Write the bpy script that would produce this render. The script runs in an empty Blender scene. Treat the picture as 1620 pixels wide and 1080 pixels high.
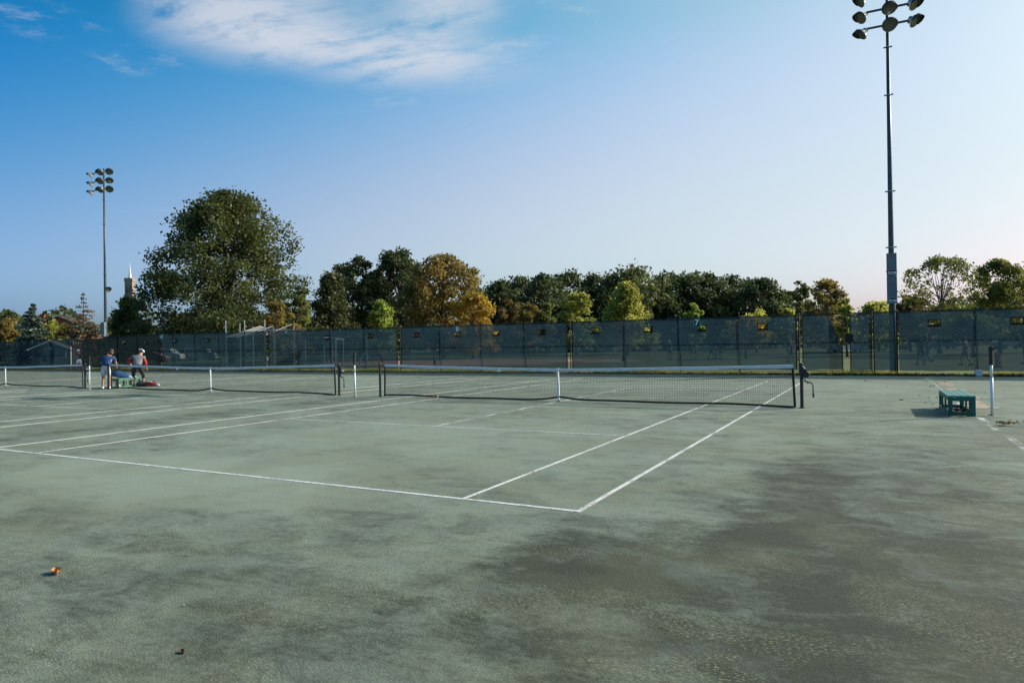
import bpy, bmesh, math, random
import numpy as np
from mathutils import Vector, Matrix

random.seed(7); RNG = np.random.default_rng(7)
R = math.radians
SC = bpy.context.scene
COL = SC.collection

# ------------------------------------------------------------------ camera
CAM = Vector((2.6113, -6.3476, 1.6601))
YAW, PITCH, ROLL, FPX = -0.4855, 0.0043, -0.0149, 1093.32      # focal length in pixels of the 1620 wide photo
FW = Vector((math.sin(YAW)*math.cos(PITCH), math.cos(YAW)*math.cos(PITCH), math.sin(PITCH)))
RT0 = Vector((math.cos(YAW), -math.sin(YAW), 0)); UP0 = RT0.cross(FW)
RT = RT0*math.cos(ROLL) + UP0*math.sin(ROLL); UP = UP0*math.cos(ROLL) - RT0*math.sin(ROLL)
cd = bpy.data.cameras.new('camera'); co = bpy.data.objects.new('camera', cd); COL.objects.link(co)
m3 = Matrix((RT, UP, -FW)).transposed()
co.matrix_world = Matrix.Translation(CAM) @ m3.to_4x4()
cd.sensor_width = 36; cd.lens = FPX*36/1620; cd.clip_start = 0.05; cd.clip_end = 3000
SC.camera = co

# ------------------------------------------------------------------ light, sky, exposure
SUN_AZ, SUN_EL = 48.0, 27.0            # azimuth from +Y towards +X
SUN_STRENGTH, SKY_STRENGTH = 3.6, 0.10
SC.view_settings.view_transform = 'Standard'; SC.view_settings.look = 'None'
SC.view_settings.exposure = 0.7; SC.view_settings.gamma = 1.0; SC.view_settings.use_curve_mapping = False
sd = bpy.data.lights.new('sun', 'SUN'); so = bpy.data.objects.new('sun', sd); COL.objects.link(so)
sdir = Vector((math.sin(R(SUN_AZ))*math.cos(R(SUN_EL)), math.cos(R(SUN_AZ))*math.cos(R(SUN_EL)), math.sin(R(SUN_EL))))
so.rotation_euler = (-sdir).to_track_quat('-Z', 'Y').to_euler(); so.location = (20, 20, 40)
sd.energy = SUN_STRENGTH; sd.angle = R(0.5); sd.color = (1.0, 0.94, 0.85)

# ------------------------------------------------------------------ node helpers
class NT:
    """small wrapper for writing node expressions"""
    def __init__(s, tree): s.t = tree
    def n(s, typ, ins=(), **kw):
        nd = s.t.nodes.new(typ)
        for k, v in kw.items(): setattr(nd, k, v)
        items = ins.items() if isinstance(ins, dict) else enumerate(ins)
        for k, v in items:
            if v is None: continue
            if isinstance(v, bpy.types.NodeSocket): s.t.links.new(v, nd.inputs[k])
            else: nd.inputs[k].default_value = v
        return nd
    def math(s, op, *a, clamp=False): return s.n('ShaderNodeMath', a, operation=op, use_clamp=clamp).outputs[0]
    def vmath(s, op, *a):
        nd = s.n('ShaderNodeVectorMath', a, operation=op)
        return nd.outputs['Value'] if op in ('LENGTH', 'DISTANCE', 'DOT_PRODUCT') else nd.outputs['Vector']
    def mix(s, f, a, b, mode='MIX'):
        nd = s.t.nodes.new('ShaderNodeMix'); nd.data_type = 'RGBA'; nd.blend_type = mode
        for k, v in ((0, f), (6, a), (7, b)):
            if isinstance(v, bpy.types.NodeSocket): s.t.links.new(v, nd.inputs[k])
            else: nd.inputs[k].default_value = (*v, 1) if (k and len(v) == 3) else v
        return nd.outputs[2]
    def noise(s, vec, scale, detail=4, rough=0.55, dist=0.0):
        return s.n('ShaderNodeTexNoise', {'Vector': vec, 'Scale': scale, 'Detail': detail, 'Roughness': rough, 'Distortion': dist})
    def ramp(s, v, lo, hi, a=0.0, b=1.0, smooth=True):
        nd = s.n('ShaderNodeMapRange', {'Value': v, 'From Min': lo, 'From Max': hi, 'To Min': a, 'To Max': b})
        nd.interpolation_type = 'SMOOTHSTEP' if smooth else 'LINEAR'
        return nd.outputs[0]
    def mapping(s, vec, loc=(0,0,0), rot=(0,0,0), sca=(1,1,1)):
        return s.n('ShaderNodeMapping', {'Vector': vec, 'Location': loc, 'Rotation': rot, 'Scale': sca}).outputs[0]

def new_mat(name):
    m = bpy.data.materials.new(name); m.use_nodes = True
    m.node_tree.nodes.clear(); t = NT(m.node_tree)
    return m, t, t.n('ShaderNodeOutputMaterial')

def mat(name, col, rough=0.6, var=0.15, scale=6.0, metal=0.0, bump=0.0, spec=0.5, col2=None, stretch=(1,1,1)):
    m, t, out = new_mat(name)
    tc = t.n('ShaderNodeTexCoord').outputs['Object']
    if stretch != (1,1,1): tc = t.mapping(tc, sca=stretch)
    nz = t.noise(tc, scale, 5, 0.6).outputs['Fac']
    f = t.ramp(nz, 0.3, 0.7)
    c2 = col2 or tuple(min(1, c*(1+var)) for c in col); c1 = col if col2 else tuple(c*(1-var) for c in col)
    c = t.mix(f, c1, c2)
    b = t.n('ShaderNodeBsdfPrincipled', {'Base Color': c, 'Roughness': rough, 'Metallic': metal, 'Specular IOR Level': spec})
    if bump:
        bn = t.n('ShaderNodeBump', {'Strength': bump, 'Distance': 0.01, 'Height': nz}); t.t.links.new(bn.outputs[0], b.inputs['Normal'])
    t.t.links.new(b.outputs[0], out.inputs[0])
    return m

# ------------------------------------------------------------------ world: sky with thin cirrus
wd = bpy.data.worlds.new('World'); SC.world = wd; wd.use_nodes = True
wt = NT(wd.node_tree); wd.node_tree.nodes.clear()
wout = wt.n('ShaderNodeOutputWorld')
sky = wt.n('ShaderNodeTexSky', sky_type='NISHITA', sun_disc=False, sun_elevation=R(SUN_EL), sun_rotation=R(SUN_AZ),
           altitude=50, air_density=1.0, dust_density=2.2, ozone_density=1.0)
d = wt.n('ShaderNodeTexCoord').outputs['Generated']
dn = wt.vmath('NORMALIZE', d)
sp = wt.n('ShaderNodeSeparateXYZ', [dn])
zc = wt.math('MAXIMUM', sp.outputs[2], 0.03)
pl = wt.n('ShaderNodeCombineXYZ', [wt.math('DIVIDE', sp.outputs[0], zc), wt.math('DIVIDE', sp.outputs[1], zc), 0.0]).outputs[0]
warp = wt.noise(pl, 1.4, 3, 0.5).outputs['Color']
plw = wt.vmath('ADD', pl, wt.vmath('MULTIPLY', wt.vmath('SUBTRACT', warp, (0.5, 0.5, 0.5)), (0.35, 0.35, 0.0)))
def blob(c, rx, ry, ang, soft=0.1):
    q = wt.mapping(wt.vmath('SUBTRACT', plw, (c[0], c[1], 0)), rot=(0, 0, -ang))
    q = wt.vmath('DIVIDE', q, (rx, ry, 1.0))
    return wt.ramp(wt.vmath('LENGTH', q), 1.0, soft)
streak = wt.noise(wt.mapping(plw, rot=(0, 0, R(-68)), sca=(0.8, 3.0, 1)), 2.6, 8, 0.62).outputs['Fac']
puff = wt.noise(plw, 7.0, 8, 0.68).outputs['Fac']
tex = wt.math('ADD', wt.math('MULTIPLY', streak, 0.6), wt.math('MULTIPLY', puff, 0.4))
big = wt.math('ADD', blob((-1.45, 1.98), 0.42, 0.60, R(-52)), wt.math('MULTIPLY', blob((-1.66, 1.50), 0.55, 0.42, R(-40)), 0.95))
big = wt.math('ADD', big, wt.math('MULTIPLY', blob((-1.1, 1.68), 0.34, 0.34, 0), 0.8))
main = wt.math('MULTIPLY', wt.math('MINIMUM', big, 1.0), wt.ramp(tex, 0.27, 0.56))
small = blob((-2.2, 1.2), 0.25, 0.22, 0)
for c, rx, ry, a, k in (((-2.28, 1.55), .3, .16, R(20), .8), ((-1.03, 2.12), .2, .3, R(-30), .7), ((-0.03, 2.70), .09, .05, R(-10), 1.0),
                     ((-0.75, 1.97), .1, .25, R(-20), .6), ((-0.49, 2.5), .12, .3, R(-35), .45), ((-1.75, 2.3), .5, .12, R(20), .5),
                     ((-0.75, 3.1), .35, .35, 0, .35), ((-0.2, 3.2), .2, .5, R(-30), .3), ((-4.5, 3.2), .7, .12, R(25), .6)):
    small = wt.math('ADD', small, wt.math('MULTIPLY', blob(c, rx, ry, a), k))
small = wt.math('MULTIPLY', wt.math('MINIMUM', small, 1.0), wt.ramp(puff, 0.47, 0.72))
cl = wt.math('MINIMUM', wt.math('ADD', wt.math('MULTIPLY', main, 1.0), wt.math('MULTIPLY', small, 0.45)), 1.0)
# clear-sky colour: deepen the blue away from the sun, as on a crisp autumn afternoon
sx_ = wt.math('MINIMUM', wt.math('MAXIMUM', wt.math('ADD', wt.math('MULTIPLY', sp.outputs[0], math.sin(R(SUN_AZ))), wt.math('MULTIPLY', sp.outputs[1], math.cos(R(SUN_AZ)))), -.45), .85)
sz_ = wt.math('MINIMUM', wt.math('MAXIMUM', sp.outputs[2], .05), .42)
xx_ = wt.math('MULTIPLY', sx_, sx_); zz_ = wt.math('MULTIPLY', sz_, sz_); kk = (-0.6133, -0.0963, 0.5184)
for cf, e in (((0.5578, 0.2548, -0.0347), sx_), ((7.2699, 0.8894, -5.6954), sz_), ((-0.6746, -0.8913, -0.4275), xx_), ((-1.9909, 1.2322, -0.0303), wt.math('MULTIPLY', sx_, sz_)), ((-18.3630, 0.4740, 25.6117), zz_), ((-10.0297, -1.2022, -1.3169), wt.math('MULTIPLY', xx_, sz_)), ((0.5107, -0.1620, -0.0827), wt.math('MULTIPLY', xx_, sx_)), ((29.5325, 1.7609, 2.2016), wt.math('MULTIPLY', sx_, zz_)), ((-6.9317, -4.8186, -33.4739), wt.math('MULTIPLY', sz_, zz_))):
    kk = wt.vmath('ADD', kk, wt.vmath('MULTIPLY', cf, wt.n('ShaderNodeCombineXYZ', [e]*3).outputs[0]))
ks = wt.n('ShaderNodeSeparateXYZ', [kk]); kk = wt.n('ShaderNodeCombineXYZ', [wt.math('EXPONENT', ks.outputs[i]) for i in range(3)]).outputs[0]
skyc = wt.vmath('MULTIPLY', sky.outputs[0], kk)
cloudc = (4.2, 4.4, 4.85, 1)
fin = wt.mix(wt.math('MULTIPLY', cl, 0.85), skyc, cloudc)
bg = wt.n('ShaderNodeBackground', {'Color': fin, 'Strength': SKY_STRENGTH})
wd.node_tree.links.new(bg.outputs[0], wout.inputs[0])

# ------------------------------------------------------------------ pixel helpers (photo pixels -> points of the place)
def ray(px, py): return FW + RT*((px-810)/FPX) - UP*((py-540)/FPX)
def at_depth(px, py, dep): return CAM + ray(px, py)*dep
def at_y(px, py, Y):
    r = ray(px, py); return CAM + r*((Y-CAM.y)/r.y)
def ground(px, py, z=0.0):
    r = ray(px, py); return CAM + r*((z-CAM.z)/r.z)
def spot(px, dep):
    """ground point under pixel column px at the given depth"""
    p = at_depth(px, 545, dep); return Vector((p.x, p.y, 0))

# ------------------------------------------------------------------ mesh helpers
class MB:
    def __init__(s): s.v = []; s.f = []
    def add(s, vs, fs):
        o = len(s.v); s.v += [tuple(p) for p in vs]; s.f += [tuple(i+o for i in f) for f in fs]; return s
    def box(s, c, size, rot=None, taper=1.0):
        hx, hy, hz = (k/2 for k in size)
        vs = [Vector((sx*hx*(taper if sz > 0 else 1), sy*hy*(taper if sz > 0 else 1), sz*hz)) for sz in (-1, 1) for sy in (-1, 1) for sx in (-1, 1)]
        if rot is not None:
            M = rot if isinstance(rot, Matrix) else Matrix.Rotation(rot, 3, 'Z')
            vs = [M @ v for v in vs]
        c = Vector(c)
        return s.add([v+c for v in vs], [(0,2,3,1),(4,5,7,6),(0,1,5,4),(2,6,7,3),(0,4,6,2),(1,3,7,5)])
    def b2(s, x0, x1, y0, y1, z0, z1): return s.box(((x0+x1)/2, (y0+y1)/2, (z0+z1)/2), (x1-x0, y1-y0, z1-z0))
    def tube(s, pts, rad, n=8, cap=True):
        pts = [Vector(p) for p in pts]
        if not hasattr(rad, '__len__'): rad = [rad]*len(pts)
        vs = []; up = None
        for i, p in enumerate(pts):
            t = (pts[min(i+1, len(pts)-1)] - pts[max(i-1, 0)]).normalized()
            if up is None:
                up = Vector((0,0,1)) if abs(t.z) < 0.9 else Vector((1,0,0))
            a = t.cross(up)
            if a.length < 1e-5: a = t.cross(Vector((0.3,1,0.2)))
            a.normalize(); b = a.cross(t); up = b
            for k in range(n):
                an = 2*math.pi*(k+.5)/n
                vs.append(p + a*(math.cos(an)*rad[i]) + b*(math.sin(an)*rad[i]))
        fs = []
        for i in range(len(pts)-1):
            for k in range(n):
                k2 = (k+1) % n
                fs.append((i*n+k, i*n+k2, (i+1)*n+k2, (i+1)*n+k))
        if cap: fs += [tuple(range(n))[::-1], tuple(range((len(pts)-1)*n, len(pts)*n))]
        return s.add(vs, fs)
    def lathe(s, prof, n=20, M=None):
        """profile of (radius, z) about local z, placed by matrix M"""
        M = M or Matrix.Identity(4); vs = []; fs = []
        for r, z in prof:
            for k in range(n):
                a = 2*math.pi*k/n; vs.append(M @ Vector((r*math.cos(a), r*math.sin(a), z)))
        for i in range(len(prof)-1):
            for k in range(n):
                k2 = (k+1) % n; fs.append((i*n+k, i*n+k2, (i+1)*n+k2, (i+1)*n+k))
        return s.add(vs, fs)
    def ball(s, c, r, n=10, m=7):
        c = Vector(c); rr = Vector(r) if hasattr(r, '__len__') else Vector((r, r, r)); vs = []; fs = []
        for i in range(m+1):
            th = math.pi*i/m
            for k in range(n):
                a = 2*math.pi*k/n
                vs.append(c + Vector((rr.x*math.sin(th)*math.cos(a), rr.y*math.sin(th)*math.sin(a), rr.z*math.cos(th))))
        for i in range(m):
            for k in range(n):
                k2 = (k+1) % n; fs.append((i*n+k, (i+1)*n+k, (i+1)*n+k2, i*n+k2))
        return s.add(vs, fs)
    def prism(s, poly, y0, y1):
        """polygon of (x, z) extruded along y"""
        n = len(poly); vs = [(x, y0, z) for x, z in poly] + [(x, y1, z) for x, z in poly]
        fs = [tuple(range(n)), tuple(range(n, 2*n))[::-1]] + [(i, i+n, (i+1) % n + n, (i+1) % n) for i in range(n)]
        return s.add(vs, fs)
    def build(s, name, m, parent=None, smooth=False, bevel=0.0):
        me = bpy.data.meshes.new(name); me.from_pydata(s.v, [], s.f)
        if bevel:
            bm = bmesh.new(); bm.from_mesh(me)
            bmesh.ops.remove_doubles(bm, verts=bm.verts, dist=1e-5)
            es = [e for e in bm.edges if len(e.link_faces) == 2 and e.calc_face_angle(0) > 0.6]
            bmesh.ops.bevel(bm, geom=es, offset=bevel, segments=2, affect='EDGES', profile=0.6)
            bm.normal_update(); bm.to_mesh(me); bm.free()
        else:
            bm = bmesh.new(); bm.from_mesh(me); bmesh.ops.recalc_face_normals(bm, faces=bm.faces); bm.to_mesh(me); bm.free()
        if smooth: me.shade_smooth()
        return link(name, me, m, parent)

def link(name, me, m, parent=None):
    o = bpy.data.objects.new(name, me)
    if m: me.materials.append(m)
    COL.objects.link(o); o.parent = parent
    return o
def tag(o, label=None, cat=None, group=None, kind=None):
    if label: o['label'] = label
    if cat: o['category'] = cat
    if group: o['group'] = group
    if kind: o['kind'] = kind
    return o
def thing(name, loc, label, cat, group=None, rz=0.0):
    o = bpy.data.objects.new(name, None); COL.objects.link(o); o.empty_display_size = 0.2
    o.location = loc; o.rotation_euler = (0, 0, rz)
    return tag(o, label, cat, group)
def copy_tree(o, parent=None):
    c = o.copy(); COL.objects.link(c); c.parent = parent
    for ch in [k for k in bpy.data.objects if k.parent == o and k.name in SC.objects]: copy_tree(ch, c)
    return c

# ------------------------------------------------------------------ materials
def court_material():
    m, t, out = new_mat('court_clay')
    pos = t.n('ShaderNodeNewGeometry').outputs['Position']
    wv = t.noise(pos, 0.9, 5, 0.6).outputs['Color']
    wv2 = t.noise(pos, 6.0, 4, 0.6).outputs['Color']
    pw = t.vmath('ADD', pos, t.vmath('MULTIPLY', t.vmath('SUBTRACT', wv, (.5,.5,.5)), (1.5, 1.5, 0)))
    pw = t.vmath('ADD', pw, t.vmath('MULTIPLY', t.vmath('SUBTRACT', wv2, (.5,.5,.5)), (.35, .35, 0)))
    def el(c, rx, ry, k, ang=0.0):
        q = t.vmath('SUBTRACT', pw, (c[0], c[1], 0))
        if ang: q = t.mapping(q, rot=(0, 0, -ang))
        q = t.vmath('DIVIDE', q, (rx, ry, 1.0))
        return t.math('MULTIPLY', t.ramp(t.vmath('LENGTH', q), 1.0, 0.25), k)
    # damp and dry areas of the clay
    acc = None
    for a in (((0.75, -1.5), 1.25, 1.0, .42), ((1.75, 2.2), .75, 4.2, .20), ((-.9, -3.2), 1.5, 1.1, .14), ((2.6, 0.0), 1.6, 4.0, .12), ((1.5,-3.0), 2.6, 1.8, .10), ((0, -3.0), 9, 3.6, .13), ((3.2, 1.0), 3.2, 7, .12), ((3.6, 9.5), 3.0, 7, .10), ((3.0, 0), 4, 7, .10),
              ((-5.5, -.2), 4.2, 2.0, -.36), ((-5, 4.0), 5.2, 4.2, -.16), ((-12.3, 5), 1.1, 9, .14), ((-20, 20), 24, 6, -.10), ((-4,21), 9, 5, -.12), ((-20, 5), 6, 6, .06)):
        e = el(*a); acc = e if acc is None else t.math('ADD', acc, e)
    n1 = t.noise(t.mapping(pw, sca=(.75, 1.1, 1)), 0.7, 5, 0.6).outputs['Fac']
    n2 = t.noise(t.mapping(pos, sca=(.8, 1.2, 1)), 2.1, 11, 0.70, 0.7).outputs['Fac']
    n3 = t.noise(pos, 17.0, 6, 0.75).outputs['Fac']
    base = t.math('ADD', acc, t.math('MULTIPLY', t.math('SUBTRACT', n1, .5), 0.75))
    damp = t.math('ADD', base, t.math('ADD', t.math('MULTIPLY', t.math('SUBTRACT', n2, .5), 1.9), t.math('MULTIPLY', t.math('SUBTRACT', n3, .5), 1.0)))
    f = t.math('ADD', t.math('MULTIPLY', t.ramp(base, -0.40, 0.55), .50), t.math('MULTIPLY', t.ramp(damp, -.20, .55), .55))
    # drag-mat brush lines
    br = t.noise(t.mapping(t.vmath('ADD', pos, t.vmath('MULTIPLY', t.vmath('SUBTRACT', wv2, (.5,.5,.5)), (.12, .12, 0))), rot=(0, 0, R(-24)), sca=(.35, 9.0, 1)), 3.0, 4, .6).outputs['Fac']
    f = t.math('ADD', f, t.math('MULTIPLY', t.math('SUBTRACT', br, .5), .42), clamp=True)
    col = t.mix(f, (0.240, 0.284, 0.214), (0.042, 0.050, 0.030))
    # olive algae film and pale blue-grey dust in large soft areas
    alg = t.ramp(t.noise(t.vmath('ADD', pw, (31, 7, 0)), 0.55, 5, 0.6).outputs['Fac'], .45, .66)
    col = t.mix(t.math('MULTIPLY', alg, .30), col, (0.150, 0.150, 0.085))
    dust = t.ramp(t.noise(t.vmath('ADD', pw, (11, 57, 0)), 1.3, 6, 0.65).outputs['Fac'], .50, .68)
    col = t.mix(t.math('MULTIPLY', dust, .34), col, (0.150, 0.186, 0.163))
    # crumbs of pale clay close up, gathered in patches
    near = t.ramp(t.noise(t.vmath('ADD', pw, (3, 91, 0)), 1.1, 3, 0.6).outputs['Fac'], .44, .62)
    cr = t.n('ShaderNodeTexNoise', {'Vector': t.mapping(pos, rot=(0, 0, R(25)), sca=(1, 1.9, 1)), 'Scale': 42.0, 'Detail': 3.0, 'Roughness': .6}).outputs['Fac']
    crf = t.math('MULTIPLY', t.ramp(cr, .53, .64), near)
    sepY = t.n('ShaderNodeSeparateXYZ', [pos]).outputs[1]
    crf = t.math('MULTIPLY', crf, t.ramp(sepY, 1.5, -2.2))
    col = t.mix(t.math('MULTIPLY', crf, .75), col, (0.27, 0.28, 0.165))
    # fine grain
    g = t.noise(pos, 130.0, 3, 0.7).outputs['Fac']
    g2 = t.noise(t.mapping(pos, rot=(0, 0, R(35)), sca=(1.0, 2.2, 1)), 48.0, 4, 0.65).outputs['Fac']
    gg = t.math('ADD', t.math('MULTIPLY', g, .5), t.math('MULTIPLY', g2, .5))
    v = t.ramp(gg, .3, .7, .40, 1.60, smooth=False)
    col = t.mix(1.0, col, t.n('ShaderNodeCombineColor', [v, v, v]).outputs[0], 'MULTIPLY')
    rough = t.ramp(f, 0, 1, .93, .80)
    b = t.n('ShaderNodeBsdfPrincipled', {'Base Color': col, 'Roughness': rough, 'Specular IOR Level': 0.25})
    h = t.math('ADD', t.math('MULTIPLY', g, .004), t.math('ADD', t.math('MULTIPLY', g2, .016), t.math('MULTIPLY', n3, .012)))
    bn = t.n('ShaderNodeBump', {'Strength': 0.5, 'Distance': 1.0, 'Height': h})
    t.t.links.new(bn.outputs[0], b.inputs['Normal']); t.t.links.new(b.outputs[0], out.inputs[0])
    return m

def line_material(name, lo, hi, nail=True):
    """worn white tape: clay shows through where it is scuffed"""
    m, t, out = new_mat(name)
    pos = t.n('ShaderNodeNewGeometry').outputs['Position']
    a = t.noise(pos, 1.3, 4, .6).outputs['Fac']; b_ = t.noise(pos, 24.0, 4, .7).outputs['Fac']
    s = t.math('ADD', t.math('MULTIPLY', a, .6), t.math('MULTIPLY', b_, .4))
    nl = t.noise(t.mapping(pos, sca=(26, 26, 1)), 1.0, 1, .5).outputs['Fac']
    vis = t.math('MULTIPLY', t.ramp(s, lo, hi), t.ramp(nl, .28, .46, .45, 1.0))
    dirt = t.ramp(t.noise(pos, 60, 3, .6).outputs['Fac'], .3, .7, .50, .78)
    c = t.n('ShaderNodeCombineColor', [dirt, dirt, t.math('MULTIPLY', dirt, .94)]).outputs[0]
    b = t.n('ShaderNodeBsdfPrincipled', {'Base Color': c, 'Roughness': .75})
    mx = t.n('ShaderNodeMixShader', [vis, t.n('ShaderNodeBsdfTransparent').outputs[0], b.outputs[0]])
    t.t.links.new(mx.outputs[0], out.inputs[0]); return m

def screen_material(name, col, see, trans=.5):
    """knitted shade cloth: see-through by its open weave, the threads scatter light both ways"""
    m, t, out = new_mat(name)
    tc = t.n('ShaderNodeTexCoord').outputs['Object']
    n1 = t.noise(t.mapping(tc, sca=(.5, 1, .8)), 1.2, 5, .6).outputs['Fac']
    n2 = t.noise(t.mapping(tc, sca=(1, 1, 6)), 6.0, 3, .6).outputs['Fac']
    v = t.ramp(t.math('ADD', t.math('MULTIPLY', n1, .6), t.math('MULTIPLY', n2, .4)), .3, .7, .72, 1.25)
    c = t.mix(1.0, col, t.n('ShaderNodeCombineColor', [v, v, v]).outputs[0], 'MULTIPLY')
    df = t.n('ShaderNodeBsdfDiffuse', {'Color': c}); tl = t.n('ShaderNodeBsdfTranslucent', {'Color': c})
    th = t.n('ShaderNodeMixShader', [trans, df.outputs[0], tl.outputs[0]])
    tr = t.n('ShaderNodeBsdfTransparent', {'Color': (.92, 1.0, 1.0, 1)})
    mx = t.n('ShaderNodeMixShader', [see, th.outputs[0], tr.outputs[0]])
    t.t.links.new(mx.outputs[0], out.inputs[0]); return m

def leaf_material(name, a, b, trans=.46):
    m, t, out = new_mat(name)
    at = t.n('ShaderNodeAttribute', attribute_name='tint').outputs['Fac']
    c = t.mix(at, a, b)
    pos = t.n('ShaderNodeTexCoord').outputs['Object']
    v = t.ramp(t.noise(pos, .5, 3, .6).outputs['Fac'], .3, .7, .75, 1.25)
    c = t.mix(1.0, c, t.n('ShaderNodeCombineColor', [v, v, v]).outputs[0], 'MULTIPLY')
    df = t.n('ShaderNodeBsdfPrincipled', {'Base Color': c, 'Roughness': .55, 'Specular IOR Level': .35})
    tl = t.n('ShaderNodeBsdfTranslucent', {'Color': c})
    mx = t.n('ShaderNodeMixShader', [trans, df.outputs[0], tl.outputs[0]])
    t.t.links.new(mx.outputs[0], out.inputs[0]); return m

def grass_field_material():
    m, t, out = new_mat('field_grass')
    pos = t.n('ShaderNodeNewGeometry').outputs['Position']
    n = t.noise(pos, .12, 6, .6).outputs['Fac']; n2 = t.noise(pos, 3.0, 5, .7).outputs['Fac']
    c = t.mix(t.ramp(n, .35, .65), (0.085, 0.115, 0.030), (0.135, 0.140, 0.050))
    c = t.mix(t.ramp(n2, .3, .7, 0, .5), c, (0.05, 0.07, 0.02))
    b = t.n('ShaderNodeBsdfPrincipled', {'Base Color': c, 'Roughness': .9, 'Specular IOR Level': .2})
    bn = t.n('ShaderNodeBump', {'Strength': .8, 'Distance': .05, 'Height': n2}); t.t.links.new(bn.outputs[0], b.inputs['Normal'])
    t.t.links.new(b.outputs[0], out.inputs[0]); return m

M_COURT = court_material()
M_LINE = line_material('line_tape', .35, .51)
M_LINE_WORN = line_material('line_tape_worn', .44, .60)
M_LINE_FAINT = line_material('line_tape_faint', .33, .53)
M_FIELD = grass_field_material()
M_CLAY = mat('infield_clay', (0.30, 0.155, 0.105), .95, .2, .5)
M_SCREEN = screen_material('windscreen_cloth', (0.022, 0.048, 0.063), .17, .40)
M_SCREEN_DARK = screen_material('windscreen_cloth_shaded', (0.015, 0.027, 0.028), .08, .35)  # less see-through cloth, with the big tree's shade put into its dark colour
M_SCREEN_LEFT = screen_material('windscreen_cloth_left', (0.020, 0.046, 0.060), .16, .40)
M_STEEL = mat('fence_steel', (0.012, 0.016, 0.018), .5, .3, 12, .2)
M_GALV = mat('galvanised_steel', (0.30, 0.32, 0.33), .5, .15, 9, .6)
M_NETPOST = mat('net_post_paint', (0.012, 0.013, 0.018), .42, .3, 10)
M_CORD = mat('net_cord', (0.022, 0.023, 0.025), .8, .3, 20)
M_TAPE = mat('net_tape', (0.62, 0.63, 0.62), .8, .14, 5, 0, .2, stretch=(1, 1, 4))
M_STRAP = mat('strap_white', (0.78, 0.78, 0.77), .75, .1, 20)
M_BAND = mat('net_band_black', (0.012, 0.012, 0.014), .75, .3, 12)
M_WPIPE = mat('pipe_white', (0.78, 0.79, 0.78), .45, .07, 8)
M_BLACK = mat('black_rubber', (0.010, 0.010, 0.011), .6, .3, 12)
M_BENCH = mat('bench_green', (0.006, 0.100, 0.072), .5, .3, 9, 0, .15, stretch=(6, .6, 6))
M_BENCHTOP = mat('bench_green_top', (0.045, 0.200, 0.165), .42, .3, 9, 0, .15, stretch=(8, .6, 8))
M_BENCHPALE = mat('bench_green_sunlit', (0.085, 0.20, 0.135), .6, .2, 8)  # paler bench green, sunlight on the far bench put into the colour
M_POLE = mat('pole_steel', (0.055, 0.075, 0.085), .42, .18, 3, .35)
M_BOX = mat('control_box_paint', (0.125, 0.165, 0.185), .45, .10, 2)
M_LAMPBODY = mat('lamp_spun_aluminium', (0.42, 0.43, 0.44), .38, .1, 6, .75)
M_LAMPDARK = mat('lamp_visor_dark', (0.035, 0.038, 0.036), .5, .2, 6)
M_LAMPGLASS = mat('lamp_lens', (0.10, 0.105, 0.085), .15, .2, 8, 0.0)
M_SIGN = mat('sign_green', (0.002, 0.085, 0.072), .7, .12, 6, spec=.1)
M_WHITE = mat('white_paint', (0.80, 0.80, 0.78), .6, .05, 8)
M_CONC = mat('concrete_white', (0.62, 0.62, 0.60), .9, .12, 14, 0, .3)
M_BARK = mat('bark', (0.070, 0.055, 0.042), .9, .35, 5, 0, .6)
M_BARKGREY = mat('bark_grey', (0.16, 0.145, 0.125), .9, .3, 5, 0, .6)
M_SAND = mat('sand_drift', (0.34, 0.27, 0.18), .95, .25, 30, 0, .4)

# ------------------------------------------------------------------ ground
def sheet(name, x0, x1, y0, y1, z, m, nx=1, ny=1):
    b = MB()
    xs = np.linspace(x0, x1, nx+1); ys = np.linspace(y0, y1, ny+1)
    vs = [(x, y, z) for y in ys for x in xs]; fs = [(j*(nx+1)+i, j*(nx+1)+i+1, (j+1)*(nx+1)+i+1, (j+1)*(nx+1)+i) for j in range(ny) for i in range(nx)]
    o = b.add(vs, fs).build(name, m); o['kind'] = 'structure'; return o
sheet('field', -900, 900, -300, 1500, -0.012, M_FIELD, 4, 4)
sheet('court_surface', -95, 45, -45, 28.75, 0.0, M_COURT, 4, 4)
# clay infield of the ball field behind the fence
b = MB(); c = spot(745, 70); pts = []
for k in range(36):
    a = 2*math.pi*k/36; r = 1 + .06*math.sin(3*a) + .04*math.sin(7*a+1)
    pts.append((c.x + 17*r*math.cos(a), c.y + 11*r*math.sin(a)-1, -0.006))
b.add(pts, [tuple(range(36))]); o = b.build('clay_infield', M_CLAY); o['kind'] = 'structure'

# ------------------------------------------------------------------ court lines (one marking set per court)
def court_lines(x0, label, faint=False):
    root = thing('court_lines', (x0, 0, 0), label, 'court lines', 'painted court line sets')
    def ln(name, xa, xb, ya, yb, m): 
        b = MB(); b.b2(xa, xb, ya, yb, 0.001, 0.0045); return b.build(name, m, root)
    L, S, w = 23.77, 6.40, .05
    ln('baseline', -10.973, 0, -.03, .032, M_LINE); ln('baseline', -10.973, 0, L-.03, L+.025, M_LINE)
    for x, m in ((-w/2, M_LINE), (-10.973+w/2, M_LINE)): ln('sideline', x-w/2, x+w/2, .034, L-.034, m)
    for x in (-1.372, -9.601): ln('singles_line', x-w/2+.004, x+w/2-.004, .034, L-.034, M_LINE)
    for y in (L/2-S, L/2+S): ln('service_line', -9.57, -1.41, y-.025, y+.02, M_LINE_FAINT if not faint else M_LINE)
    ln('centre_line', -5.511, -5.461, L/2-S+.03, L/2+S-.035, M_LINE_WORN)
    return root
court_lines(0.0, 'white lines of the nearest court, the one whose corner lies in the foreground')
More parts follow.
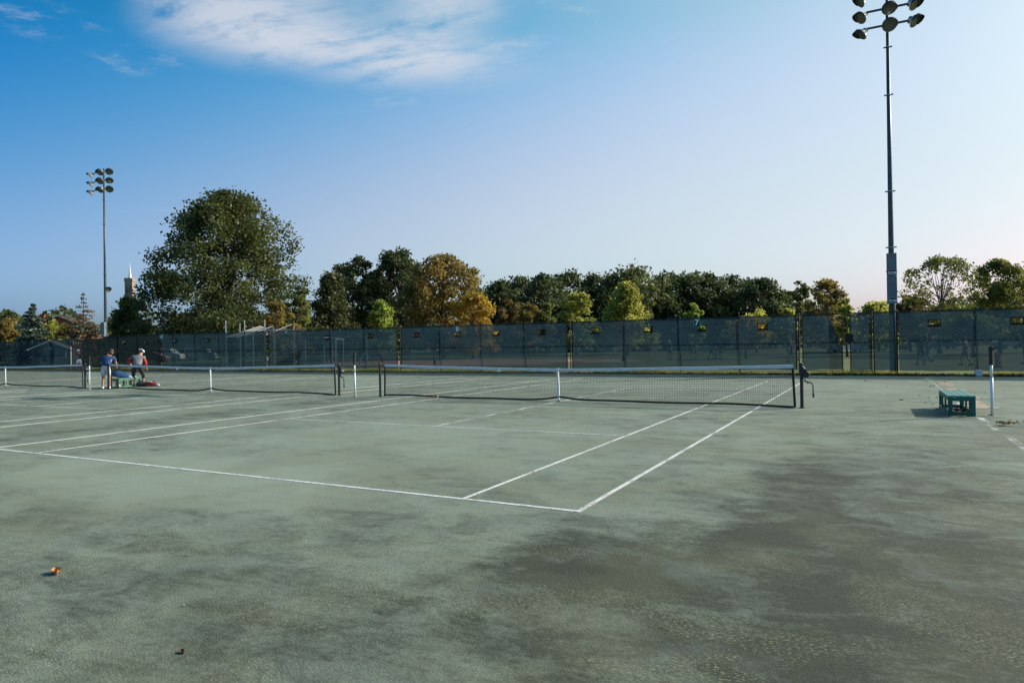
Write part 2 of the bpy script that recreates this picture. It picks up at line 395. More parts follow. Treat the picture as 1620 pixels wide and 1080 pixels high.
court_lines(-14.56, 'white lines of the middle court, left of the nearest court', True)
court_lines(-28.9, 'white lines of the farthest court at the left edge of the photo', True)

# worn boundary strip on the right with drifted sand
root = thing('boundary_strip', (4.5, 0, 0), 'worn white strip with drifted sand beside the green bench on the right', 'ground strip')
b = MB()
for y0, y1, xo in ((5.2, 7.9, .03), (8.6, 10.9, -.02), (13.1, 28.0, -.06), (-3, 4.4, .02)):
    b.b2(xo-.06, xo+.06, y0, y1, .001, .0045)
b.build('edge_tape', line_material('edge_tape_worn', .47, .66), root)
b = MB()
for k in range(90):
    y = 13.2 + 11*random.random()**1.2; x = .12 + abs(random.gauss(0, .18)); r = .05+.12*random.random()
    n = 7; pts = [(x+r*math.cos(2*math.pi*i/n)*random.uniform(.7, 1.2), y+2.4*r*math.sin(2*math.pi*i/n)*random.uniform(.7, 1.2), .006) for i in range(n)]
    b.add(pts+[(x, y, .016+.01*random.random())], [(i, (i+1) % n, n) for i in range(n)])
b.build('sand_ridge', M_SAND, root, smooth=True)['kind'] = 'stuff'

# ------------------------------------------------------------------ tennis nets
NETY = 11.885
def net_top(u):      # u in 0..1 across the net
    return 0.945 + 0.115*abs(2*u-1)**1.25 - .006*math.sin(math.pi*4*u)**2
def net_bottom(u):
    s = abs(u-.5)*12.6
    lift = .115*math.exp(-(s/.55)**1.3)
    return .045 + .018*math.sin(9*u+1) + .012*math.sin(23*u) + lift
def make_net(x_right, label):
    root = thing('tennis_net', (x_right, NETY, 0), label, 'tennis net', 'tennis nets across the courts')
    W = 12.95
    for x in (0, -W):
        b = MB(); b.tube([(x, 0, 0), (x, 0, 1.075)], .040, 14); b.tube([(x, 0, 1.07), (x, 0, 1.10)], [.043, .034], 14)
        b.tube([(x, 0, .0), (x, 0, .02)], .07, 14)
        b.build('post', M_NETPOST, root, bevel=0)
    # winder and handle on the right post
    b = MB(); b.box((.075, .0, .86), (.10, .09, .20)); b.tube([(.11, -.06, .82), (.11, .06, .82)], .075, 14)
    b.tube([(.01, 0, 1.05), (.10, 0, .93)], .012, 6); b.build('winder', M_NETPOST, root)
    b = MB(); b.tube([(.05, 0, .66), (.13, -.02, .645), (.22, -.05, .62), (.255, -.05, .58), (.262, -.05, .30)], .014, 7)
    b.tube([(.262, -.05, .37), (.262, -.05, .27)], .022, 8); b.tube([(.04, 0, .74), (.15, -.02, .60)], .012, 6); b.build('winder_handle', M_BLACK, root)
    xa, xb = -W+.20, -.18                                       # netting from end to end
    N = 200; us = [i/N for i in range(N+1)]; X = [xa+(xb-xa)*u for u in us]
    b = MB(); vs = []; fs = []
    for u, x in zip(us, X):
        z = net_top(u); dz = .006*math.sin(37*u)
        vs += [(x, -.012, z-.075+dz), (x, -.014, z-.012), (x, 0, z), (x, .014, z-.012), (x, .012, z-.075+dz)]
    for i in range(N):
        for k in range(4): fs.append((i*5+k, i*5+k+1, (i+1)*5+k+1, (i+1)*5+k))
    b.add(vs, fs); b.build('headband', M_TAPE, root, smooth=True)
    for p, q in (((-W, 0, 1.055), (xa, 0, net_top(0)-.02)), ((xb, 0, net_top(1)-.02), (0, 0, 1.055))):
        b = MB(); b.tube([p, q], .006, 6); b.build('cable', M_STEEL, root)
    b = MB(); r = .0023; n = int((xb-xa)/.0447)
    for i in range(n+1):
        u = i/n; x = xa+(xb-xa)*u; z1 = net_top(u)-.05; z0 = net_bottom(u)
        w = .010*math.sin(u*50)
        vs = [(x-r, w, z0), (x, w-r, z0), (x+r, w, z0), (x, w+r, z0), (x-r, 0, z1), (x, -r, z1), (x+r, 0, z1), (x, r, z1)]
        b.add(vs, [(0,1,5,4),(1,2,6,5),(2,3,7,6),(3,0,4,7)])
    rows = 20
    for j in range(rows+1):
        t = j/rows; vs = []; fs = []; NN = 100
        for i in range(NN+1):
            u = i/NN; x = xa+(xb-xa)*u; zz = net_bottom(u)*(1-t) + (net_top(u)-.05)*t; w = .010*math.sin(u*50)*(1-t)
            vs += [(x, w-r, zz), (x, w, zz+r), (x, w+r, zz), (x, w, zz-r)]
        for i in range(NN):
            for k in range(4): fs.append((i*4+k, i*4+(k+1) % 4, (i+1)*4+(k+1) % 4, (i+1)*4+k))
        b.add(vs, fs)
    b.build('netting', M_CORD, root)
    b = MB(); vs = []; fs = []
    for u, x in zip(us, X):
        z = net_bottom(u); vs += [(x, -.012, z-.03), (x, -.012, z+.022), (x, .012, z+.022), (x, .012, z-.03)]
    for i in range(N):
        for k in range(4): fs.append((i*4+k, i*4+(k+1) % 4, (i+1)*4+(k+1) % 4, (i+1)*4+k))
    b.add(vs, fs); b.build('bottom_band', M_BAND, root)
    for x, lean, u in ((xa, .015, 0), (xb, -.02, 1)):
        b = MB(); vs = [(x+s*.028+dx, y, z) for z, dx in ((.015, -lean), (net_top(u)-.005, lean)) for y in (-.012, .012) for s in (-1, 1)]
        b.add(vs, [(0,1,3,2),(4,6,7,5),(0,4,5,1),(2,3,7,6),(0,2,6,4),(1,5,7,3)]); b.build('side_band', M_BAND, root)
    xm = -5.486-.975-.05
    b = MB(); vs = []
    for z, s in ((.06, .018), (.17, .026), (.90, .028), (.952, .03)):
        vs += [(xm-s+(.95-z)*.03, -.018, z), (xm+s+(.95-z)*.03, -.018, z), (xm+s+(.95-z)*.03, .018, z), (xm-s+(.95-z)*.03, .018, z)]
    fs = [(i*4+k, i*4+(k+1) % 4, (i+1)*4+(k+1) % 4, (i+1)*4+k) for i in range(3) for k in range(4)] + [(0,1,2,3), (12,13,14,15)]
    b.add(vs, fs); b.build('centre_strap', M_STRAP, root)
    b = MB(); b.tube([(xm+.03, 0, 0), (xm+.03, 0, .07)], .016, 8); b.box((xm+.03, 0, .012), (.10, .05, .024)); b.build('strap_anchor', M_GALV, root)
    b = MB(); b.b2(xm-1.98, xm-1.86, -.019, -.0145, .845, .93); b.build('hanging_tag', M_STRAP, root)
    return root
net = make_net(.975, 'nearest tennis net, with fine mesh visible and the winder handle on its right post')
n2 = copy_tree(net); n2.location.x = -13.75; n2['label'] = 'second tennis net, spanning the middle court behind the two bending people'
n3 = copy_tree(net); n3.location.x = -28.40; n3['label'] = 'farthest tennis net, cut off by the left edge of the photo'

# ------------------------------------------------------------------ white stand pipes with black caps
def stand_pipe(p, h, label, lean):
    root = thing('stand_pipe', p, label, 'stand pipe', 'white stand pipes between the courts')
    q = lambda z: (lean*z, 0, z)
    b = MB(); b.tube([q(0), q(h*.55)], .029, 12); b.tube([q(h*.55), q(h*.72)], .026, 12); b.build('pipe', M_WPIPE, root, smooth=True)
    b = MB(); b.tube([q(h*.72), q(h*.94)], .038, 12); b.tube([q(h*.93), q(h*.985)], [.046, .036], 12); b.box(Vector(q(h*.955))+Vector((.04, 0, 0)), (.06, .05, .05)); b.build('cap', M_BLACK, root)
    b = MB(); b.tube([q(.01), (0, 0, .012)], .05, 12) if False else b.tube([(0, 0, 0), (0, 0, .02)], [.075, .06], 12); b.build('base_collar', M_SAND, root)
    b = MB(); b.tube([q(h*.545), q(h*.56)], .033, 12); b.build('joint_ring', M_GALV, root)
stand_pipe(ground(1570, 657), 1.49, 'white stand pipe with black cap at the right, beside the green bench', -.005)
stand_pipe(ground(562, 627), 1.46, 'white stand pipe with black cap between the nearest and second nets', -.015)
stand_pipe(ground(142, 616), 1.42, 'white stand pipe with black cap at the left, next to the farthest net post', -.01)

# ------------------------------------------------------------------ benches
def bench(loc, rz, L, m_frame, m_top, label, clutter=True):
    root = thing('bench', loc, label, 'bench', 'green court benches', rz)
    W, H = .50, .43
    b = MB(); gap = .012; sw = (W-3*gap)/4
    for i in range(4):
        x = -W/2 + i*(sw+gap); b.b2(x, x+sw, -L/2, L/2, H-.038, H)
    b.build('seat', m_top, root, bevel=.004)
    for sy in (-1, 1):                                          # end frames
        b = MB(); y0, y1 = sorted((sy*(L/2-.003), sy*(L/2-.045)))
        b.b2(-W/2+.002, -W/2+.085, y0, y1, 0, H-.04); b.b2(W/2-.085, W/2-.002, y0, y1, 0, H-.04)
        b.b2(-W/2+.085, W/2-.085, y0+.002, y1-.002, .012, .085); b.b2(-W/2+.085, W/2-.085, y0+.002, y1-.002, H-.115, H-.042)
        b.build('end_frame', m_frame, root, bevel=.004)
    for sx in (-1, 1):                                          # long rails
        x0, x1 = sorted((sx*(W/2-.004), sx*(W/2-.04)))
        b = MB(); b.b2(x0, x1, -L/2+.047, L/2-.047, H-.108, H-.04); b.b2(x0, x1, -L/2+.047, L/2-.047, .015, .08); b.build('side_rail', m_frame, root, bevel=.004)
        for y in (-L*.12, L*.2):
            b = MB(); b.b2(x0+.003, x1-.003, y-.05, y+.05, .082, H-.11); b.build('leg', m_frame, root, bevel=.003)
    return root
bench((4.17, 12.02, 0), R(1.0), 1.94, M_BENCH, M_BENCHTOP, 'dark green slatted box bench standing alone on the right of the near court')
bench((-27.25, 12.95, 0), R(30), 1.9, M_BENCHPALE, M_BENCHPALE, 'sunlit pale green bench between the two bending people, with a blue bag on it')

# ------------------------------------------------------------------ leaves and debris on the court
def leaf_mesh(b, c, L, W, rz, curl, tilt):
    M = Matrix.Translation(c) @ Matrix.Rotation(rz, 4, 'Z') @ Matrix.Rotation(tilt, 4, 'X')
    rows = []
    for i, (t, w) in enumerate(((-.5, .08), (-.38, .55), (-.2, .95), (0, .8), (.15, 1.0), (.32, .5), (.5, .04))):
        row = []
        for s in (-1, -.5, 0, .5, 1):
            z = curl*(abs(s)**1.6*W*.9) + curl*.55*L*abs(t)**1.5 + .004*math.sin(9*t+4*s)
            row.append(M @ Vector((t*L, s*w*W/2*(1-.25*curl*abs(s)), z)))
        rows.append(row)
    vs = [v for r in rows for v in r]; fs = [(i*5+k, i*5+k+1, (i+1)*5+k+1, (i+1)*5+k) for i in range(6) for k in range(4)]
    b.add(vs, fs)
M_LEAFORANGE = mat('dry_leaf_orange', (0.42, 0.17, 0.045), .7, .35, 40)
M_LEAFBROWN = mat('dry_leaf_brown', (0.12, 0.055, 0.03), .75, .3, 30)
M_LEAFTAN = mat('dry_leaf_tan', (0.38, 0.24, 0.09), .8, .3, 30)
g = ground(88, 907); b = MB(); leaf_mesh(b, Vector((0, 0, .0)), .115, .075, R(-24), .42, R(-6))
b.tube([(.046, -.016, .028), (.075, -.03, .022)], .002, 5)
o = b.build('fallen_leaf', M_LEAFORANGE, smooth=True); o.location = g; tag(o, 'curled orange leaf lying in the lower left foreground', 'leaf')
g = ground(288, 1032); b = MB(); leaf_mesh(b, Vector((0, 0, .001)), .05, .03, R(-20), .35, R(-4)); o = b.build('fallen_leaf', M_LEAFBROWN, smooth=True); o.location = g
tag(o, 'small dark brown leaf lying near the bottom edge, left of centre', 'leaf')
b = MB(); g = ground(1595, 673)
for k in range(26):
    leaf_mesh(b, Vector((random.gauss(0, .09), random.gauss(0, .07), .02+.05*random.random())), .07, .05, random.random()*6.3, random.uniform(.2, .8), random.uniform(-.6, .6))
o = b.build('leaf_pile', M_LEAFTAN, smooth=True); o.location = g; o['kind'] = 'stuff'; tag(o, 'little heap of tan dry leaves beside the right stand pipe', 'leaf pile')
b = MB(); g = Vector((4.17, 11.6, 0))
for k in range(30):
    leaf_mesh(b, Vector((random.gauss(-.02, .09), random.gauss(0, .3), .02+.05*random.random())), .08, .055, random.random()*6.3, random.uniform(.2, .8), random.uniform(-.6, .6))
o = b.build('leaf_pile', M_LEAFBROWN, smooth=True); o.location = g; o['kind'] = 'stuff'; tag(o, 'dark leaves gathered on the ground underneath the right bench', 'leaf pile')
b = MB(); g = ground(740, 628); leaf_mesh(b, Vector((0, 0, .03)), .14, .10, .4, .7, .4); leaf_mesh(b, Vector((.1, .02, .03)), .12, .09, 2, .7, -.3)
o = b.build('fallen_leaf', M_LEAFTAN, smooth=True); o.location = ground(688, 630); tag(o, 'dry leaf caught under the nearest net, left half', 'leaf')
def debris(name, n, area, m, s0, s1, label):
    b = MB()
    for k in range(n):
        x, y = area(); L = random.uniform(s0, s1)
        leaf_mesh(b, Vector((x, y, .006)), L, L*.65, random.random()*6.3, random.uniform(0, .5), random.uniform(-.2, .2))
    o = b.build(name, m); tag(o, label, 'debris', kind='stuff'); return o
debris('leaf_litter', 22, lambda: (random.gauss(4.0, .5), random.uniform(13.5, 25)), M_LEAFBROWN, .04, .10, 'scattered leaves along the worn strip on the right')
debris('court_leaf_bits', 34, lambda: (random.uniform(-30, 6), random.uniform(16, 28)), M_LEAFBROWN, .04, .09, 'dark leaves dotted over the far half of the courts')
debris('pale_grit', 45, lambda: (random.uniform(-4, 4), random.uniform(-4.6, 2)), M_CONC, .004, .011, 'tiny pale chips on the clay in the foreground')
# ------------------------------------------------------------------ grass verge and leaf litter along the fence
FY = 29.5
M_BLADE = leaf_material('grass_blades', (0.13, 0.17, 0.03), (0.40, 0.36, 0.09), .5)
M_LITTER = leaf_material('fence_leaves', (0.07, 0.035, 0.016), (0.42, 0.24, 0.08), .2)
def quads_object(name, V, tint, m, parent=None, kind=None):
    """V: (n,4,3) array of quads"""
    n = len(V); me = bpy.data.meshes.new(name)
    me.vertices.add(n*4); me.loops.add(n*4); me.polygons.add(n)
    me.vertices.foreach_set('co', V.reshape(-1).astype(np.float32))
    me.loops.foreach_set('vertex_index', np.arange(n*4, dtype=np.int32))
    me.polygons.foreach_set('loop_start', np.arange(0, n*4, 4, dtype=np.int32))
    me.polygons.foreach_set('loop_total', np.full(n, 4, dtype=np.int32))
    at = me.attributes.new('tint', 'FLOAT', 'FACE'); at.data.foreach_set('value', tint.astype(np.float32))
    me.update(calc_edges=True)
    o = link(name, me, m, parent)
    if kind: o['kind'] = kind
    return o
def leaf_quads(P, size, rng, up=0.0, aspect=.6):
    n = len(P); N = rng.normal(size=(n, 3)); N[:, 2] += up; N /= np.linalg.norm(N, axis=1, keepdims=True)
    A = np.cross(N, rng.normal(size=(n, 3))); A /= np.linalg.norm(A, axis=1, keepdims=True); B = np.cross(N, A)
    s = (size*rng.uniform(.6, 1.35, n))[:, None]
    A = A*s*.5; B = B*s*.5*aspect
    return np.stack([P-A, P+B+.12*A, P+A, P-B+.12*A], 1)
n = 42000
x = RNG.uniform(-75, 14, n); y = 28.8 + 2.4*RNG.random(n)**1.3; h = RNG.uniform(.05, .17, n)*(1 + .8*np.sin(x*.9)*np.sin(x*.23+1))
P0 = np.stack([x, y, np.full(n, -.02)], 1); dx = RNG.normal(0, .05, (n, 2)); w = RNG.uniform(.008, .02, n); a = RNG.random(n)*6.3
wv = np.stack([np.cos(a)*w, np.sin(a)*w, 0*w], 1); tip = P0 + np.stack([dx[:, 0], dx[:, 1], np.abs(h)+.03], 1)
o = quads_object('grass_verge', np.stack([P0-wv, P0+wv, tip+wv*.15, tip-wv*.15], 1), RNG.random(n), M_BLADE, None, 'stuff')
tag(o, 'rough grass growing along the foot of the screened fence', 'grass')
n = 16000
x = np.where(RNG.random(n) < .55, RNG.uniform(-2, 14, n), RNG.uniform(-60, 14, n))
dens = .5+.5*np.sin(x*1.3)*np.sin(x*.37+2); keep = RNG.random(n) < .25+.75*dens; x = x[keep]; n = len(x)
y = 28.82 + np.abs(RNG.normal(0, .28, n)); z = .01 + .10*RNG.random(n)*np.exp(-((y-28.95)/.25)**2)
V = leaf_quads(np.stack([x, y, z], 1), np.full(n, .10), RNG, 1.2, .75)
o = quads_object('leaf_drift', V, RNG.random(n)**1.6, M_LITTER, None, 'stuff'); tag(o, 'brown leaf litter drifted along the edge of the clay at the fence', 'leaves')
# low soil kerb the litter lies on
b = MB(); vs = []; fs = []; NX = 220
for i in range(NX+1):
    X = -75 + 89*i/NX; k = .5+.5*math.sin(X*.8)*math.sin(X*.31+2)
    vs += [(X, 28.72+.05*math.sin(X*2.1), -.005), (X, 28.92, .035+.035*k), (X, 29.3, .05+.02*k), (X, 31.5, -.014)]
for i in range(NX):
    for k in range(3): fs.append((i*4+k, i*4+k+1, (i+1)*4+k+1, (i+1)*4+k))
b.add(vs, fs); o = b.build('verge_soil', mat('verge_soil', (0.075, 0.060, 0.030), .95, .35, 8, 0, .5, col2=(0.15, 0.16, 0.045)), smooth=True); o['kind'] = 'structure'

# ------------------------------------------------------------------ screened chain-link fence
def cloth(name, x0, x1, z0, z1a, z1b, m, parent, holes=(), y=FY-.045, wav=.02, curl=None, X0=0.0):
    """a length of shade cloth with cut-out wind vents; x in world, parent at X0"""
    xs = set(np.linspace(x0, x1, max(2, int(abs(x1-x0)/.16)+1)).round(4)); zs = set(np.linspace(0, 1, 13).round(4))
    hw, hh = .21, .052
    for hx, hz in holes: xs |= {round(hx-hw, 4), round(hx+hw, 4)}; zs |= {round(hz-hh, 4), round(hz+hh, 4)}
    xs = sorted(xs); zs = sorted(zs); idx = {}; b = MB(); vs = []
    for j, t in enumerate(zs):
        for i, X in enumerate(xs):
            top = z1a + (z1b-z1a)*(X-x0)/(x1-x0)
            Y = y + wav*math.sin(X*1.9+1.3*t)*math.sin(X*.43+t) - wav*.8*math.sin(X*5.1)*t*(1-t)
            Z = z0 + (top-z0)*t - .022*t*abs(math.sin(X*1.03+.3))*(t > .9); XX = X
            if curl and X > curl[0] and t > curl[1]:
                k = (X-curl[0])/(x1-curl[0])*(t-curl[1])/(1-curl[1]); XX -= .55*k; Y -= .28*k*(1-.4*k)
            if 0 < t < .01: Z += 0
            if t == 0: Z += .012*math.sin(X*2.3)+.010*math.sin(X*6.1)
            vs.append((XX-X0, Y-FY, Z))
    n = len(xs); fs = []
    for j in range(len(zs)-1):
        for i in range(n-1):
            cx, ct = (xs[i]+xs[i+1])/2, (zs[j]+zs[j+1])/2
            if any(abs(cx-hx) < hw and abs(ct-hz) < hh for hx, hz in holes): continue
            fs.append((j*n+i, j*n+i+1, (j+1)*n+i+1, (j+1)*n+i))
    b.add(vs, fs); return b.build(name, m, parent, smooth=True)
def vent_rims(holes, z0, z1, parent, X0, y=FY-.045):
    for hx, t in holes:
        zc = z0+(z1-z0)*t; hh = .052*(z1-z0); hw = .21; b = MB(); yy = y-FY-.03
        for c, s in (((hx-X0, yy, zc+hh+.012), (2*hw+.09, .05, .045)), ((hx-X0, yy, zc-hh-.012), (2*hw+.09, .05, .045)),
                     ((hx-hw-.014-X0, yy, zc), (.045, .05, 2*hh)), ((hx+hw+.014-X0, yy, zc), (.045, .05, 2*hh))): b.box(c, s)
        b.build('vent_rim', M_BAND, parent)
        b = MB()                                               # limp flap of cloth hanging half over the opening
        k = random.uniform(.15, .55)
        b.add([(hx-hw-X0, yy+.03, zc-hh), (hx+hw-X0, yy+.03, zc-hh), (hx+hw*.9-X0, yy-.05, zc-hh+2*hh*k), (hx+hw*.1-X0, yy-.07, zc-hh+2*hh*k*.6), (hx-hw*.8-X0, yy-.04, zc-hh+2*hh*k*1.1)], [(0, 1, 2, 3, 4)])
        b.build('vent_flap', M_BAND, parent)
def post(parent, x, h, X0, r=.032, cap=True, y=.03):
    b = MB(); b.tube([(x-X0, y, -.02), (x-X0, y, h)], r, 10)
    if cap: b.tube([(x-X0, y, h), (x-X0, y, h+.035), (x-X0, y, h+.06)], [r*1.35, r*1.25, r*.4], 10)
    b.build('post', M_STEEL, parent)
def rails(parent, x0, x1, zs, X0, y=.03, r=.021):
    for nm, za, zb in zs:
        b = MB(); b.tube([(x0-X0, y-.001, za), (x1-X0, y-.001, zb)], r, 8); b.build(nm, M_STEEL, parent)
def hx_of(px, py=525): return at_y(px, py, FY-.045).x

Z0, Z1 = .235, 2.86
fence = thing('screened_fence', (-24, FY, 0), 'long fence with blue-grey windscreen running behind the courts, left of the gates', 'fence')
X0 = -24
for x in (-.70, -3.45, -6.42, -9.38, -12.60, -15.43, -18.36, -21.31, -24.44, -27.25, -30.2, -33.2, -36.15, -38.6, -41.2, -43.9, -46.5, -47.95): post(fence, x, 2.90, X0)
rails(fence, -47.95, -.70, (('top_rail', 2.87, 2.87), ('mid_rail', 1.55, 1.55)), X0)
vents = {}
segs = ((-12.44, -.80, [(1207, .80), (1110, .80), (1026, .80), (942, .80)]), (-24.28, -12.78, [(858, .80), (785, .80), (724, .80), (659, .80)]),
        (-36.02, -24.60, [(586, .80), (517, .79)]), (-47.80, -36.36, [(330, .79), (278, .79)]))
for x0, x1, vv in segs:
    hs = [(round(hx_of(px), 3), t) for px, t in vv]
    cloth('windscreen', x0, x1, Z0, Z1, Z1, M_SCREEN, fence, hs, X0=X0)
    vent_rims(hs, Z0, Z1, fence, X0)
for x in (-12.44, -12.78, -24.28, -24.60, -36.02, -36.36, -.80):    # hems
    b = MB(); b.b2(x-.03-X0, x+.03-X0, -.085, -.06, Z0, Z1); b.build('hem', M_BAND, fence)
b = MB()                                                            # bottom tension wire and ties
b.tube([(-47.9-X0, .03, .16), (-.7-X0, .03, .16)], .006, 5)
for i in range(150):
    x = -47.8+47*i/150; b.tube([(x-X0, .03, 2.85), (x-X0, -.06, 2.86)], .008, 4)
b.build('tension_wire', M_STEEL, fence)

rf = thing('screened_fence', (8, FY, 0), 'fence with blue-grey windscreen right of the gates, behind the bench', 'fence'); X0 = 8
for x in (2.50, 3.42, 6.46, 9.5, 12.5, 14.0): post(rf, x, 2.92, X0)
rails(rf, 2.50, 14.0, (('top_rail', 2.885, 2.89), ('mid_rail', 1.60, 1.60)), X0)
cloth('windscreen', 2.52, 3.36, Z0, 2.86, 2.87, M_SCREEN, rf, X0=X0)
hs = [(round(hx_of(1478, 514), 3), .795), (round(hx_of(1609, 510), 3), .80), (11.3, .8)]
cloth('windscreen', 3.50, 13.9, Z0-.02, 2.87, 2.88, M_SCREEN, rf, hs, X0=X0); vent_rims(hs, Z0, 2.87, rf, X0)
b = MB(); b.b2(3.40-X0, 3.46-X0, -.085, -.06, Z0, 2.86); b.build('hem', M_BAND, rf)

def gate(x0, x1, label, curl, z1):
    g = thing('gate_leaf', (x0, FY, 0), label, 'gate', 'screened gate leaves')
    for x in (x0+.03, x1-.03): post(g, x, z1+.04, x0, .026, False, .02)
    rails(g, x0+.03, x1-.03, (('top_rail', z1, z1), ('mid_rail', 1.55, 1.55), ('lower_rail', 1.08, 1.08), ('bottom_rail', .20, .20)), x0, .02, .019)
    cloth('windscreen', x0+.05, x1-.04, .25, z1-.02, z1-.02, M_SCREEN, g, X0=x0, curl=curl, wav=.012)
    return g
g1 = gate(-.56, 1.22, 'left leaf of the screened gate, with a corner of its cloth peeling away', (.55, .42), 2.86)
g2 = gate(1.50, 2.44, 'right leaf of the screened gate, narrower, beside the tall light pole', None, 2.87)
b = MB(); b.box((-.02, -.07, 1.72), (.34, .03, .40)); b.tube([(-.3, -.03, 1.62), (-.1, -.08, 1.55), (.12, -.03, 1.62)], .012, 6)
b.build('lock_cover', M_BAND, g2)
b = MB(); b.tube([(-.30, 0, 1.05), (-.15, -.03, .98), (.03, 0, 1.05)], .013, 6); b.build('chain', M_STEEL, g2)

lf = thing('screened_fence', (-53, FY, 0), 'dark fence section under the big tree, behind the two bending people', 'fence'); X0 = -53
for x in (-48.25, -51, -53.6, -56.2, -58.6): post(lf, x, 2.62+.26*min(1, (x+58.6)/6), X0)
rails(lf, -58.6, -53.6, (('top_rail', 2.60, 2.83),), X0); rails(lf, -53.6, -48.25, (('top_rail', 2.83, 2.87),), X0)
hs = [(round(hx_of(233, 545), 3), .78), (round(hx_of(197, 546), 3), .78)]
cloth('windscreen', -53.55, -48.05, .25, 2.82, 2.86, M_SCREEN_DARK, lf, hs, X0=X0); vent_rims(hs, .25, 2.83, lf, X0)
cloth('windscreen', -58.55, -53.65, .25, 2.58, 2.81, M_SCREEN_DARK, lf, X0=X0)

dg = thing('dark_gate', (-60.3, FY, 0), 'dark slatted gate between the far fence sections, behind the distant player', 'gate')
for x in (0, 1.65): 
    b = MB(); b.tube([(x, .05, 0), (x, .05, 2.62)], .035, 8); b.build('post', M_STEEL, dg)
for i in range(11):
    b = MB(); x = .1+.145*i; b.b2(x, x+.10, .0, .02, .12, 2.25+.3*random.random()); b.build('slat', M_BAND, dg)
b = MB(); b.b2(.04, 1.6, .025, .04, .3, .36); b.b2(.04, 1.6, .025, .04, 2.0, 2.06); b.build('rail', M_STEEL, dg)

ff = thing('screened_fence', (-70, FY, 0), 'far left fence with windscreen, in front of the gabled shed', 'fence'); X0 = -70
for x in (-60.6, -63.2, -65.8, -68.4, -71, -73.6, -76.2, -79): post(ff, x, 2.66, X0)
rails(ff, -79, -60.6, (('top_rail', 2.60, 2.645), ('mid_rail', 1.30, 1.33)), X0)
cloth('windscreen', -79, -60.55, .12, 2.59, 2.635, M_SCREEN_LEFT, ff, X0=X0, wav=.03)

# number signs on the fence
M_SIGNB = mat('sign_border', (.10, .34, .30), .5)
def number_sign(X, zc, w, h, txt, label):
    root = thing('number_sign', (X, FY-.13, zc), label, 'sign', 'green court number signs')
    b = MB(); b.b2(-w/2, w/2, 0, .012, -h/2, h/2); b.build('plate', M_SIGN, root, bevel=.003)
    b = MB(); t = .014
    for c, s in (((0, -.004, h/2-t/2), (w, .008, t)), ((0, -.004, -h/2+t/2), (w, .008, t)), ((-w/2+t/2, -.004, 0), (t, .008, h-2*t)), ((w/2-t/2, -.004, 0), (t, .008, h-2*t))): b.box(c, s)
    b.build('border', M_SIGNB, root)
    if txt:
        cu = bpy.data.curves.new('numeral', 'FONT'); cu.body = txt; cu.size = .40 if len(txt) == 1 else .30; cu.extrude = .006; cu.align_x = 'CENTER'; cu.align_y = 'CENTER'; cu.offset = .012
        tmp = bpy.data.objects.new('tmp', cu); COL.objects.link(tmp); dg_ = bpy.context.evaluated_depsgraph_get()
        me = bpy.data.meshes.new_from_object(tmp.evaluated_get(dg_)); bpy.data.objects.remove(tmp)
        me.transform(Matrix.Translation((0, -.008, 0)) @ Matrix.Rotation(R(90), 4, 'X')); me.materials.clear()
        link('numeral', me, M_WHITE, root)
number_sign(-5.52, 2.63, .31, .46, '7', 'green sign with a white 7 on top of the fence')
number_sign(-20.0, 2.63, .31, .46, '8', 'green sign with a white 8 on top of the fence')
number_sign(-34.25, 2.65, .31, .46, '9', 'green sign with a white 9 on top of the fence')
number_sign(-47.9, 2.66, .34, .46, '10', 'green sign with a white 10 where the dark fence section begins')
number_sign(-66.35, 2.5, .31, .40, None, 'small teal sign on the far left fence above the shed roof')

# concrete block and bucket at the foot of the fence
b = MB(); b.box((0, 0, .13), (.27, .24, .28), .1, .93); o = b.build('concrete_block', M_CONC, bevel=.02); o.location = (6.42, 28.95, .02); tag(o, 'small whitish concrete block at the foot of a fence post, far right', 'block')
root = thing('bucket', (ground(150, 588).x-4.0, 28.3, 0), 'pale bucket at the foot of the dark fence section, left', 'bucket')
b = MB(); b.lathe([(.0, .005), (.13, .005), (.165, .34), (.175, .34), (.175, .36), (.155, .36), (.125, .03), (0, .03)], 18); b.build('pail', M_CONC, root, smooth=True)
b = MB(); b.tube([(.17*math.cos(a), -.02, .34+.16*math.sin(a)) for a in np.linspace(0, math.pi, 9)], .005, 5); b.build('handle', M_GALV, root)

